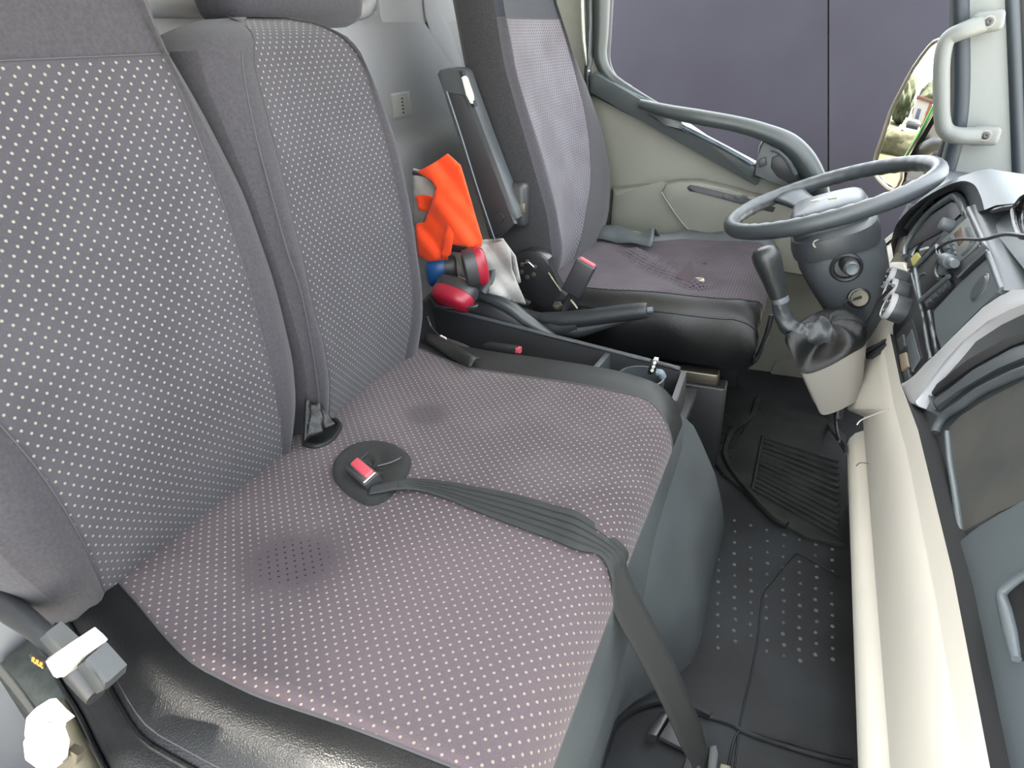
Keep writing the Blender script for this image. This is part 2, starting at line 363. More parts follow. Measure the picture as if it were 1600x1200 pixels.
# speaker grille and sill bead low on the door
plateY('speaker_grille', [(1204, 580), (1212, 566), (1230, 560), (1262, 560), (1300, 572), (1300, 620), (1262, 616), (1222, 606), (1206, 598)], DY-.012, .012, mat('grille_mesh', '#6f6d66', .8, bump=1.0, bscale=420), d1, .004)
tube('kick_bead', [pY(1126, 568, DY-.02), pY(1136, 590, DY-.02), pY(1148, 606, DY-.02), pY(1180, 620, DY-.02), pY(1230, 636, DY-.02), pY(1282, 648, DY-.02), pY(1300, 652, DY-.02)], .010, mat('sill_cream', '#a9a592', .5), d1, 6)

# windscreen pillar with seals
pil = struct(plateY('trim_1', [(1508, -60), (1576, -60), (1580, 60), (1584, 180), (1588, 330), (1588, 420), (1470, 420), (1484, 300), (1500, 230), (1510, 190), (1514, 120), (1512, 40)], 1.94, .05, M['pillar'], None, .008))
tube('pillar_seal', [pY(1500, -60, 1.955), pY(1502, 40, 1.955), pY(1503, 130, 1.955), pY(1499, 190, 1.955), pY(1488, 240, 1.955), pY(1474, 290, 1.955), pY(1466, 340, 1.955)], .021, mat('seal_blue_grey', '#1d272e', .5), pil, 8)
tube('outer_seal', [pY(1490, -60, 1.975), pY(1491, 60, 1.975), pY(1492, 140, 1.975), pY(1488, 190, 1.975), pY(1472, 236, 1.975), pY(1460, 290, 1.975)], .010, M['blk'], pil, 6)
tube('windscreen_seal', [pY(1580, -60, 1.94), pY(1585, 60, 1.94), pY(1590, 200, 1.94), pY(1594, 330, 1.94)], .014, mat('screen_seal', '#242c32', .5), pil, 8)
tube('windscreen_edge', [pY(1600, -70, 1.955), pY(1606, 60, 1.955), pY(1609, 200, 1.955), pY(1612, 292, 1.955)], .026, mat('screen_band', '#0b0b0d', .6), pil, 8)

# outside: a panelled wall beside the lorry (two panels with an open joint)
WY = 6.0
def wallp(name, px, lab):
    return tag(prism(name, [pY(*p, WY) for p in px], (0, 1, 0), .06, M['panel'], None, .004), lab, 'wall panel', 'panels of the wall outside')
wallp('outside_wall_panel', [(820, -14), (1293.2, -14), (1293.2, 420), (820, 420)], 'wide slate grey wall panel outside the driver window, left of the dark joint')
wallp('outside_wall_panel', [(1295.6, -14), (1500, -14), (1500, 420), (1295.6, 420)], 'narrower slate grey wall panel outside, right of the dark joint')
struct(prism('trim_2', [pY(*p, WY+.05) for p in ((1280, -13), (1310, -13), (1310, 422), (1280, 422))], (0, 1, 0), .03, M['pit'], None, 0))
struct(rbox('wall_outer', V(-1.35, .9, .8), (.04, 2.6, 2.2), M['bodyblue'], bevel=.01))
struct(rbox('ground', V(-6, 4, -1.25), (60, 60, .1), mat('ground_bounce', '#b3aea2', .95, var=.1, vscale=1.5), bevel=0))  # ground made pale to bounce sunlight in through the open door

# ================================================================ floor coverings
def onfloor(x, y, z=0.0): return pZ(x, y, z)
fm = tag(prism('floor_mat', [onfloor(*p, .010) for p in ((1096, 640), (1132, 598), (1150, 600), (1180, 622), (1240, 640), (1290, 652), (1322, 680), (1322, 850), (1260, 838), (1207, 808), (1170, 772), (1130, 740), (1100, 700))], (0, 0, -1), .010, M['mat'], None, .003), 'black ribbed rubber mat in the driver footwell', 'floor mat')
def groove(name, pts, z, r, m, par): return tube(name, [onfloor(*p, z) for p in pts], r, m, par, 6)
groove('mat_lip', ((1184, 622), (1180, 632), (1175, 650), (1158, 664), (1142, 676), (1136, 694), (1133, 712), (1146, 738), (1172, 770), (1207, 806), (1230, 820)), .012, .008, M['mat'], fm)
groove('mat_lip', ((1125, 612), (1112, 650), (1108, 672), (1110, 690)), .012, .007, M['mat'], fm)
groove('mat_ridge', ((1192, 682), (1186, 712), (1180, 742), (1175, 766)), .012, .005, M['mat'], fm)
for k in range(13):
    t = k/12; a = (1192-17*t, 684+80*t); e = (1310, 722+118*t)
    groove('mat_rib', (a, ((a[0]+e[0])/2, (a[1]+e[1])/2), e), .010, .0045, M['mat'], fm)
for k in range(5):
    t = k/4; groove('mat_rib', ((1112+3*t, 640+55*t), (1150-8*t, 656+60*t)), .010, .0035, M['mat'], fm)
for k in range(4):
    t = k/3; groove('mat_rib', ((1190-18*t, 640+14*t), (1180-36*t, 636+70*t)), .009, .003, M['mat'], fm)
# nubs and moulded lines of the passenger floor covering
bm = bmesh.new()
for i in range(9):
    for j in range(26):
        px_, py_ = 1122 + i*25.5 + (j % 2)*0, 806 + j*17.2 + (i*7.5)
        left = 1118 - (py_-800)*.13
        if px_ < left or px_ > 1312 or py_ > 1010 + (px_-1100)*.16: continue
        if random.random() < .04: continue
        p = onfloor(px_ + random.uniform(-1.5, 1.5), py_, 0)
        for k in range(1):
            r = random.uniform(.0028, .0042)
            rr = [[p + V(math.cos(a)*r*s, math.sin(a)*r*s, h) for a in [2*math.pi*q/8 for q in range(8)]] for s, h in ((1, 0), (.75, .0022), (.3, .0032))]
            vv = [[bm.verts.new(v) for v in ring] for ring in rr]
            for a in range(2):
                for q in range(8): bm.faces.new((vv[a][q], vv[a][(q+1) % 8], vv[a+1][(q+1) % 8], vv[a+1][q]))
            bm.faces.new(vv[2])
nb = frombm('grip_nubs', bm, M['nub'], fl); nb['kind'] = 'stuff'
groove('moulded_line', ((1148, 1200), (1150, 1180), (1158, 1120), (1172, 1060), (1185, 990), (1192, 930), (1205, 910), (1240, 868), (1248, 866), (1275, 880), (1312, 900)), .001, .0016, M['rubber'], fl)
groove('moulded_line', ((1090, 1115), (1140, 1130), (1160, 1142), (1210, 1160), (1290, 1184), (1330, 1192)), .002, .004, M['rubber'], fl)
groove('moulded_line', ((1138, 1200), (1146, 1160), (1156, 1142), (1170, 1142), (1210, 1154), (1290, 1178), (1330, 1186)), .002, .002, M['rubber'], fl)
groove('moulded_line', ((934, 1210), (950, 1160), (962, 1132), (990, 1108), (1030, 1096), (1070, 1100), (1110, 1118)), .006, .006, M['rubber'], fl)

# ================================================================ bench seat
bench = empty('bench_seat', (-.4, .6, 0), 'wide double passenger bench in grey fabric with pale woven dots', 'seat')
ynx = ([-.70, -.653, -.60, -.555, -.49, -.40, -.30, -.19, -.15], [.318, .306, .291, .276, .259, .254, .260, .264, .266])
yox = ([-.70, -.656, -.60, -.556, -.49, -.39, -.15], [.262, .246, .230, .213, .190, .186, .186])
yfx = ([-.70, -.655, -.60, -.515, -.45, -.30, -.22, -.19, -.165, -.15, -.13], [.99, .980, .958, .938, .940, .936, .930, .925, .912, .890, .865])
ygx = ([-.70, -.66, -.45, -.25, -.19, -.165, -.15, -.13], [1.035, 1.03, 1.031, 1.012, .995, .98, .965, .95])
yn = lambda x: sm(x, *ynx); yo = lambda x: sm(x, *yox); yf = lambda x: sm(x, *yfx); yg = lambda x: sm(x, *ygx)
prof = [(-.70 + .5*k/24, 0.0) for k in range(25)] + [(-.185, -.001), (-.170, -.004), (-.156, -.010), (-.145, -.019), (-.138, -.030), (-.134, -.043), (-.132, -.056)]
front = [(-.132, -.056), (-.131, -.075), (-.130, -.12), (-.128, -.20)]
def topz(x, y):
    u = (y - .62) / .35
    z = .42 + .004*math.cos(x*14+.8)*math.cos(u*2.2)
    z -= .006*math.exp(-((y-.44)**2/.012 + (x+.45)**2/.02)); z -= .006*math.exp(-((y-.80)**2/.012 + (x+.45)**2/.02))
    z += .004*math.exp(-((y-.62)**2/.004))
    return z
def strip(ya, yb, za, zb, n, bul=0.0, pr=prof, top=False):
    P, U = [], []; s = 0; last = None
    for (x, dz) in pr:
        if last: s += math.hypot(x-last[0], dz-last[1])
        last = (x, dz); r, ru = [], []
        for k in range(n+1):
            t = k/n; y = ya(x)*(1-t) + yb(x)*t
            zz = za*(1-t) + zb*t + bul*math.sin(math.pi*t)
            z = topz(x, y) + zz + dz
            r.append(V(x, y, z)); ru.append((s, y))
        P.append(r); U.append(ru)
    return P, U
cush = grid('cushion', *(lambda P, U: (P, M['bench'], bench, U))(*strip(yn, yf, 0, 0, 40)))
g, u = strip(yo, yn, -.020, .0, 8, .012); grid('side_border', g, M['vinyl'], cush)
P = []
for (x, dz) in prof:
    y = yo(x); z = topz(x, y)+dz-.02
    P.append([V(x, y, z), V(x, y-.012, z-.004), V(x, y-.026, z-.018), V(x, y-.033, z-.040), V(x, y-.034, z-.09), V(x, y-.030, z-.15)])
grid('side_panel', P, M['vinyl'], cush)
g, u = strip(yf, yg, .0, -.006, 8, .004); grid('side_border', g, M['vinyl_matte'], cush)
P = []
for (x, dz) in prof:
    y = yg(x); z = topz(x, y)+dz-.006
    P.append([V(x, y, z), V(x, y+.008, z-.003), V(x, y+.014, z-.012), V(x, y+.016, z-.05), V(x, y+.015, z-.15)])
grid('side_panel', P, M['vinyl_matte'], cush)
P = []
for (x, dz) in front: P.append([V(x, .155 + (.965-.155)*k/24, topz(-.132, .155 + (.965-.155)*k/24)+dz) for k in range(25)])
grid('front_panel', P, M['cover'], cush)
for fn, dz in ((yn, .0005), (yf, .0005)):
    tube('seam', [V(x, fn(x), topz(x, fn(x))+d+dz) for x, d in prof[1:]], .0016, M['seam'], cush, 5, sub=1)
tube('piping', [V(x, yo(x)-.001, topz(x, yo(x))+d-.0195) for x, d in prof[1:]], .0028, M['vinyl'], cush, 6, sub=1)
tube('stitching', [V(x, yo(x)+.008, topz(x, yo(x))+d-.014) for x, d in prof[1:]], .0011, M['seam'], cush, 5, sub=1)
tube('piping', [V(x, yo(x)-.034, topz(x, yo(x))+d-.055) for x, d in prof[1:]], .0025, M['vinyl'], cush, 6, sub=1)
# base shroud bulging out to the floor
def shroud(t, y):   # t 0 top .. 1 floor
    k = max(0, min(1, (y-.78)/.23)); k = k*k*(3-2*k)
    TT = [0, .09, .22, .5, .78, 1]
    yy = y + k*(interp(t, TT, [1.045, 1.09, 1.133, 1.158, 1.185, 1.24]) - 1.01)
    x = sm(t*.362, [v*.362 for v in TT], [-.150, -.140, -.116, -.076, -.054, -.050])
    f_ = max(0, min(1, (.82-y)/.22)); x -= .105*t*f_*f_*(3-2*f_)
    x -= (1-k)*.012*math.sin(math.pi*min(1, t*1.6))
    corner = max(0, (y-.95)/.06)
    x -= .12*corner**2.4
    return V(x, yy, .366*(1-t))
ys = [.06 + (.93-.06)*k/30 for k in range(31)] + [.945, .96, .972, .983, .992, 1.0, 1.006, 1.01]
grid('base_shroud', [[shroud(t/14, y) for y in ys] for t in range(15)], M['cover'], bench)
rbox('seat_frame', V(-.43, .60, .15), (.50, .76, .24), M['blk'], bench, .02)

def ycurve(px, prof):
    pts = sorted([(p.z, p.y) for p in (on_prof(*q, prof) for q in px)])
    xs = [p[0] for p in pts]; yy = [p[1] for p in pts]
    return lambda z: interp(z, xs, yy)
def backrest(name, parent, zs, xf, yo0, yo1, yi0, yi1, depth, ins_top, m_ins, m_side, m_bol, recess=.010, label=None, m_head=None):
    """contoured backrest: sides, bolsters, dotted insert and plain head section"""
    sec = []
    for z in zs:
        a, b_, i0, i1, x, d = yo0(z), yo1(z), yi0(z), yi1(z), xf(z), depth(z)
        r = min(.026, (b_-a)*.2)
        nearside = [V(x-d, a+.02, z), V(x-d+.006, a+.006, z), V(x-d+.02, a, z), V(x-d*.5, a-.003, z), V(x-.040, a, z), V(x-.022, a+.004, z), V(x-.009, a+.012, z)]
        bol0 = [V(x-.009, a+.012, z), V(x-.002, a+r, z)]
        for k in (.3, .6, .85, 1): bol0.append(V(x + .006*math.sin(math.pi*k) - .003*k, (a+r)*(1-k) + i0*k, z))
        ins = []
        for k in range(29):
            t = k/28; ins.append(V(x - .003 - recess*(1-(2*t-1)**2)**.8 + .003*math.sin(math.pi*t)**.3, i0*(1-t)+i1*t, z))
        ins[0] = bol0[-1].copy()
        bol1 = []
        for k in (0, .15, .4, .7, 1): bol1.append(V(x + .006*math.sin(math.pi*k) - .003*(1-k), i1*(1-k) + (b_-r)*k, z))
        bol1[0] = ins[-1].copy() 
        bol1 += [V(x-.009, b_-.012, z)]
        farside = [bol1[-1].copy(), V(x-.022, b_-.004, z), V(x-.040, b_, z), V(x-d*.5, b_+.003, z), V(x-d+.02, b_, z), V(x-d+.006, b_-.006, z), V(x-d, b_-.02, z)]
        sec.append((nearside, bol0, ins, bol1, farside))
    root = bpy.data.objects.new(name, None); COL.objects.link(root); setparent(root, parent)
    if label: root['label'] = label
    # as a mesh part with its own children: the shell of side and back faces
    bpy.data.objects.remove(root)
    shellP = [s[4] + [V((s[4][-1].x+s[0][0].x)/2-.004, (s[4][-1].y+s[0][0].y)/2, s[0][0].z)] + s[0] for s in sec]
    shell = grid(name, shellP, m_side, parent)
    me = shell.data; bm = bmesh.new(); bm.from_mesh(me); bm.verts.ensure_lookup_table()
    C = len(shellP[0]); bm.to_mesh(me); bm.free()
    if label: shell['label'] = label
    k_top = max(i for i, z in enumerate(zs) if z <= ins_top + 1e-6)
    def uvs(rows):
        out = []; s = 0
        for i, r in enumerate(rows):
            if i: s += (rows[i][len(r)//2]-rows[i-1][len(r)//2]).length
            out.append([(v.y, s) for v in r])
        return out
    I = [s[2] for s in sec[:k_top+1]]
    grid('dotted_insert', I, m_ins, shell, uvs(I))
    grid('bolster', [s[1] for s in sec[:k_top+1]], m_bol, shell); grid('bolster', [s[3] for s in sec[:k_top+1]], m_bol, shell)
    H = [s[1] + s[2][1:-1] + s[3] for s in sec[k_top:]]
    if len(H) > 1:
        grid('head_section', H, m_head or m_bol, shell)
        tube('head_seam', [p + V(.0006, 0, 0) for p in H[0]], .0011, M['seam'], shell, 5, sub=1)
    top = sec[-1]; loop = top[4] + top[0] + top[1] + top[2] + top[3]
    mk('top_cap', loop, [tuple(range(len(loop)))], m_bol, shell)
    for q in (1, 3):
        tube('seam', [(s[q][-1] if q == 1 else s[q][0]) + V(.0004, 0, 0) for s in sec[:k_top+1]], .0012, M['seam'], shell, 5, sub=1)
    return shell
def lift(o, lab): o['label'] = lab; return o
pf = lambda z: sm(z, [.38, .42, .50, .57, .70, .80, .95, 1.1, 1.3], [-.672, -.655, -.628, -.617, -.620, -.630, -.660, -.680, -.705])
zs = [.385, .40, .415] + [.43 + k*.022 for k in range(25)] + [.985, 1.01, 1.05, 1.10, 1.15, 1.20, 1.23, 1.25]
near = backrest('backrest', bench, zs, lambda z: pf(z) - .04*max(0, (z-1.2)/.05)**2,
    lambda z: sm(z, [.40, .422, .474, .542, .65, .8, .92, .98, 1.05, 1.2, 1.25], [.252, .242, .223, .203, .188, .186, .205, .24, .25, .255, .30]),
    lambda z: sm(z, [.40, .43, .53, .66, .80, .89, .94, .965, 1.0, 1.2, 1.25], [.615, .622, .625, .628, .622, .609, .598, .588, .590, .59, .54]),
    lambda z: sm(z, [.40, .43, .535, .627, .70, .85, .97, 1.0, 1.25], [.292, .288, .276, .266, .25, .24, .262, .28, .35]),
    lambda z: sm(z, [.40, .43, .56, .67, .83, .90, .97, 1.0, 1.25], [.588, .582, .566, .567, .568, .572, .566, .56, .50]),
    lambda z: .12 - .05*max(0, (z-1.1)/.15), .961, M['back'], M['plain'], M['plain'])
lift(near, 'nearest backrest with plain head section')
zs = [.385, .40, .415] + [.43 + k*.022 for k in range(24)] + [.948, .96, .970, .978, .985, .991, .995, .997]
def mxf(z): return pf(z) - .05*max(0, (z-.955)/.042)**2.5
mid = backrest('backrest', bench, zs, mxf,
    lambda z: sm(z, [.40, .9, .93, .96, .98, .99, 1.0], [.632, .606, .604, .612, .645, .68, .72]) if z < .96 else interp(z, [.96, .978, .988, .997], [.610, .645, .685, .74]),
    lambda z: sm(z, [.40, .45, .59, .78, .86, .90, .93, .96], [.995, .992, .978, .978, .973, .963, .952, .935]) if z < .95 else interp(z, [.95, .97, .985, .991, .997], [.938, .922, .905, .893, .86]),
    lambda z: sm(z, [.40, .456, .63, .765, .868, .956, .99], [.692, .688, .668, .673, .687, .700, .735]),
    lambda z: min(sm(z, [.40, .44, .62, .78, .914, .963], [.962, .958, .948, .938, .928, .920]), interp(z, [.95, .97, .985, .991, .997], [.926, .905, .88, .872, .845])),
    lambda z: .13 - .05*max(0, (z-.93)/.067), .997, M['back'], M['plain'], M['plain'])
lift(mid, 'rounded middle backrest')
tube('side_seam', [V(pf(z)+.004, y, z) for z, y in ((.43, .652), (.50, .648), (.647, .646), (.72, .640), (.796, .642), (.86, .650), (.922, .664), (.955, .676))], .0013, M['seam'], mid, 5)
# folded-down head pad behind the middle backrest
hp = rbox('headrest', (pX(438, -54, -.80)), (.09, .33, .17), M['plain'], bench, .035)

# crumpled vinyl gusset between the two backrests
P = []
for i in range(9):
    t = i/8; a = pX(478-4*t, 625+68*t, -.63); b_ = pX(500+24*t, 632+30*t, -.63+.03*t)
    P.append([a.lerp(b_, k/8) + V(.006*math.sin(k*1.3+i*.4)*math.sin(math.pi*k/8), 0, .002*math.cos(k*.9+i*.5)) for k in range(9)])
grid('gusset', P, M['vinyl'], bench, thick=.003)
prism('gusset_floor', [pZ(*p, .4245) for p in ((474, 692), (495, 697), (514, 689), (525, 675), (528, 664), (518, 652), (500, 640), (480, 650))], (0, 0, -1), .006, M['vinyl'], bench, .001)
tube('gusset_edge', [pZ(*p, .424) for p in ((476, 694), (495, 698), (515, 690), (526, 676), (530, 664), (522, 656))], .005, M['vinyl_matte'], bench, 6)

# ================================================================ driver's seat
drv = empty('driver_seat', (-.3, 1.62, 0), 'worn grey driver seat with torn cover and black vinyl sides', 'seat')
def dz_(x, y):
    z = .437 + .004*math.sin(x*17)*math.cos(y*9)
    z -= .012*math.exp(-((y-1.62)**2/.02 + (x+.30)**2/.03))
    # ruck running from the back corner to the tear
    a = V(-.40, 1.70, 0); b_ = V(-.20, 1.47, 0); p = V(x, y, 0); t = max(0, min(1, (p-a).dot(b_-a)/(b_-a).length_squared))
    d = (p - a.lerp(b_, t)).length; z += .010*math.exp(-(d/.022)**2) - .006*math.exp(-((d-.035)/.02)**2)
    return z
dyn = lambda x: sm(x, [-.56, -.50, -.36, -.21, -.13, -.09, -.065, -.05, -.04], [1.385, 1.385, 1.372, 1.378, 1.392, 1.402, 1.42, 1.45, 1.49])
dyf = lambda x: sm(x, [-.56, -.46, -.42, -.30, -.04], [1.80, 1.78, 1.76, 1.845, 1.835])
dprof = [(-.56 + .46*k/26, 0) for k in range(27)] + [(-.085, -.003), (-.070, -.009), (-.058, -.018), (-.050, -.031), (-.046, -.05), (-.046, -.075), (-.050, -.10)]
P, U = [], []; s = 0; last = None
for (x, dz) in dprof:
    if last: s += math.hypot(x-last[0], dz-last[1])
    last = (x, dz); r = [dyn(x)*(1-k/36)+dyf(x)*k/36 for k in range(37)]
    P.append([V(x, y, dz_(x, y)+dz) for y in r]); U.append([(s, y) for y in r])
dc = grid('cushion', P, M['driver_cush'], drv, U)
P = []
for (x, dz) in dprof:
    y = dyn(x); z = dz_(x, y)+dz; f = max(0, 1-(z-.34)/.10)
    lo = .285 + .02*math.sin(x*20)*.4; lo = lo if dz > -.03 else lo+.02
    yb = min(y, 1.40) - .02
    P.append([V(x, y, z), V(x, y*.6+yb*.4, z-.002), V(x, yb-.006, z-.012), V(x, yb-.020, z*.8+lo*.2), V(x, yb-.026+.004*math.sin(x*40), z*.55+lo*.45), V(x, yb-.022, z*.25+lo*.75), V(x, yb-.008, lo), V(x, yb+.03, lo-.006)])
sv = grid('side_cover', P, M['vinyl'], dc)
tube('side_piping', [p[3] + V(0, -.001, .0) for p in P[6:]], .0022, M['vinyl'], dc, 5, sub=1)
tube('seam', [p[0] + V(0, 0, .0006) for p in P], .0014, M['seam'], dc, 5, sub=1)
P = []
for (x, dz) in dprof[8:]:
    y = dyf(x); z = dz_(x, y)+dz
    P.append([V(x, y, z), V(x, y+.012, z+.012), V(x, y+.03, z+.016+.003*math.sin(x*60)), V(x, y+.046, z+.006), V(x, y+.05, z-.05)])
grid('far_side_cover', P, M['cover'], dc)
P = []   # bunched-up cover at the back corner
for i in range(15):
    t = i/14; c = pZ(935+88*t, 366+10*t, .445)
    P.append([c + V(.004*math.sin(k*.8+i*.5), -.055+.013*k, .024*math.sin(math.pi*k/8)*(1+.30*math.sin(i*.55)) + .003*math.sin(i*.8+k*.6)) for k in range(9)])
grid('bunched_cover', P, M['cover'], dc, thick=.003)
# tear: lifted flap, cream foam ring
tf = [pZ(*p, .437) for p in ((1056, 433), (1066, 428), (1078, 420), (1088, 440), (1084, 447))]
tf[2] = tf[2] + V(.0, 0, .022); tf[1] = tf[1] + V(0, 0, .014)
fo = prism('torn_flap', tf, (0, .02, -1), .003, mat('fabric_underside', '#3b3136', .95), dc, 0)
lathe('exposed_foam', [(.004, 0), (.013, .001), (.012, .005), (.008, .006), (.0075, .002)], pZ(1092, 439, .434), (0, 0, 1), M['foam'], dc, 16)
lathe('foam_hole', [(.001, 0), (.008, 0), (.008, .003)], pZ(1092, 439, .4345), (0, 0, 1), M['pit'], dc, 12)
lathe('burn_mark', [(.001, 0), (.005, 0), (.004, .0015)], pZ(1101, 412, .4375), (0, 0, 1), M['pit'], dc, 10)
rbox('seat_pan', V(-.29, 1.62, .30), (.40, .42, .10), M['blk'], drv, .02)
for y in (1.40, 1.82):
    rbox('slide_rail', V(-.33, y, .235), (.42, .035, .03), M['steel'], drv, .004)
    rbox('rail_foot', V(-.30, y, .11), (.40, .05, .22), M['blk'], drv, .004)
tube('adjuster_bar', [pY(1140, 566, 1.46), pY(1162, 571, 1.44), pY(1176, 566, 1.43), pY(1186, 552, 1.43), pY(1196, 528, 1.43), pY(1204, 500, 1.43), pY(1205, 492, 1.43)], .006, M['blk_gloss'], drv, 8)

dpf = lambda z: sm(z, [.42, .46, .504, .60, .718, .84, .911, 1.03, 1.2, 1.3], [-.535, -.52, -.511, -.522, -.556, -.592, -.612, -.628, -.655, -.675])
ci0 = ycurve([(788, 12), (792, 42), (801, 60), (810, 125), (825, 170), (847, 237), (860, 287), (872, 340), (880, 385)], dpf)
ci1 = ycurve([(870, 8), (877, 30), (895, 92), (915, 170), (923, 225), (925, 287), (915, 340), (905, 385)], dpf)
cf = ycurve([(872, 0), (880, 25), (920, 130), (945, 200), (957, 262), (952, 340), (942, 385)], dpf)
zs = [.425 + k*.022 for k in range(27)] + [1.01, 1.03, 1.06, 1.10, 1.15, 1.20, 1.24, 1.26]
dbk = backrest('backrest', drv, zs, lambda z: dpf(z) - .05*max(0, (z-1.2)/.06)**2,
    lambda z: 1.362 + .02*max(0, (z-1.18)/.08), lambda z: cf(z) - .015*max(0, (z-1.02)/.1),
    lambda z: max(1.39, (ci0(z-.02)+ci0(z)+ci0(z+.02))/3), lambda z: min(cf(z)-.03, (ci1(z-.02)+ci1(z)+ci1(z+.02))/3), lambda z: .105 + .05*max(0, (.75-z)/.3), .997, M['driver'], M['plain_dark'], M['plain'], recess=.014, m_head=mat('head_fabric_shaded', '#2a2d33', .95, var=.12, vscale=260, bump=.3, bscale=900, sheen=.1, spec=.15))  # plain head cloth, shade and nap put into its darker blue colour
# black end cover of the recliner with its ring of screws
rc = plateY('recliner_cover', [(798, 424), (799, 408), (808, 396), (824, 391), (842, 394), (856, 406), (860, 424), (872, 446), (884, 464), (886, 486), (850, 482), (828, 470), (808, 448)], 1.325, .03, M['blk_gloss'], drv, .006)
for (x, y) in ((816, 413), (824, 409), (836, 417), (815, 425), (824, 433), (834, 429)):
    lathe('screw', [(.001, -.003), (.0045, -.003), (.0055, 0)], pY(x, y, 1.325), (0, 1, 0), M['steel'], rc, 10)
tube('spring_end', [pY(816, 413, 1.322), pY(822, 411, 1.320), pY(826, 410, 1.320), pY(834, 417, 1.322)], .0015, M['chrome'], rc, 5)
tube('chrome_edge', [pY(857, 426, 1.322), pY(866, 440, 1.318), pY(876, 455, 1.318)], .0018, M['steel'], drv, 6)
tube('stalk', [pY(890, 468, 1.32), pY(896, 474, 1.32), pY(902, 482, 1.32)], .003, M['steel'], drv, 6)
lathe('bolt', [(.012, 0), (.012, -.006), (.006, -.006), (.006, -.014), (.001, -.015)], pY(872, 477, 1.318), (0, 1, 0), M['steel'], drv, 6)
# armrest folded upright along the backrest
arm = plateY('armrest', [(682, 116), (686, 109), (700, 106), (716, 107), (723, 113), (734, 145), (756, 205), (782, 272), (806, 330), (808, 342), (800, 352), (774, 376), (764, 374), (756, 340), (728, 250), (700, 165)], 1.305, .045, M['dgrey'], drv, .006)
plateY('armrest_face', [(699, 144), (724, 149), (760, 238), (792, 322), (806, 350), (796, 358), (772, 372), (748, 300), (720, 212)], 1.302, .01, M['blk'], arm, .003)
tube('face_edge', [pY(698, 143, 1.301), pY(720, 210, 1.301), pY(748, 300, 1.301), pY(773, 374, 1.301)], .0022, M['slate'], arm, 5)
lathe('bolt_hole', [(.001, -.001), (.0115, -.001), (.013, .002)], pY(779, 340, 1.300), (0, 1, 0), M['pit'], arm, 20)
plateY('lever_slot', [(716, 110), (722, 112), (742, 166), (738, 168)], 1.300, .012, M['pit'], arm, .001)
plateY('release_lever', [(720, 121), (724, 119), (727, 122), (736, 148), (738, 162), (734, 162), (728, 148)], 1.296, .012, M['whitep'], arm, .002)
rbox('hinge_block', pY(808, 318, 1.36), (.06, .05, .10), M['blk'], drv, .012)
rbox('hinge_bracket', pY(817, 324, 1.345), (.016, .02, .022), M['steel'], drv, .002)
# belt buckle at the driver's hip
ctr = pY(905, 434, 1.29); ax = (pY(915, 412, 1.29) - pY(890, 458, 1.29)).normalized(); wd = (pY(926, 425, 1.29) - pY(900, 410, 1.29)).normalized()
bk = empty('belt_buckle', pY(885, 470, 1.29), 'black belt buckle with red button standing beside the driver seat', 'belt buckle')
R_ = basis(wd, ax)
rbox('buckle_body', ctr, (.046, .024, .082), M['blk'], bk, .004, R_)
rbox('release_button', ctr + ax*.040, (.038, .012, .010), M['redbtn'], bk, .003, R_)
tube('buckle_stem', [ctr - ax*.03, pY(884, 474, 1.30), pY(880, 488, 1.30)], .006, M['blk'], bk, 6)

# ================================================================ centre console and handbrake
con = empty('centre_console', (-.45, 1.12, .2), 'black plastic storage console between bench and driver seat', 'console')
def slab(name, a, b_, top, bot, th, m, par, bev=.003):
    """upright wall following the line a->b (x,y) between heights"""
    a, b_ = Vector(a), Vector(b_); d = (b_-a); n = V(-d.y, d.x, 0).normalized()*th
    return prism(name, [V(a.x, a.y, top[0]), V(b_.x, b_.y, top[1]), V(b_.x, b_.y, bot), V(a.x, a.y, bot)], n, th, m, par, bev)
rbox('console_floor', V(-.46, 1.15, .26), (.62, .23, .02), M['blk'], con, .002)
slab('tray_wall', (-.76, 1.205, 0), (-.18, 1.195, 0), (.415, .345), .22, .012, M['blk'], con)
slab('tray_wall', (-.76, 1.065, 0), (-.16, 1.050, 0), (.385, .350), .22, .010, M['blk'], con)
slab('tray_end', (-.755, 1.06, 0), (-.755, 1.26, 0), (.42, .45), .22, .012, M['blk'], con)
slab('partition', (-.335, 1.06, 0), (-.325, 1.20, 0), (.36, .36), .26, .012, M['dgrey'], con)
slab('tray_front', (-.16, 1.05, 0), (-.165, 1.20, 0), (.34, .34), .22, .012, M['blk'], con)
tube('tray_rim', [V(-.755, 1.205, .417), V(-.5, 1.202, .386), V(-.30, 1.199, .362), V(-.18, 1.196, .347)], .005, M['dgrey'], con, 6)
tube('tray_rim', [V(-.755, 1.066, .387), V(-.5, 1.06, .372), V(-.16, 1.05, .352)], .005, M['dgrey'], con, 6)
lathe('cup_holder', [(.040, .0), (.043, .05), (.047, .05), (.044, -.01)], V(-.245, 1.135, .30), (0, 0, 1), mat('cup_grey', '#3d4246', .4), con, 28, caps=False)
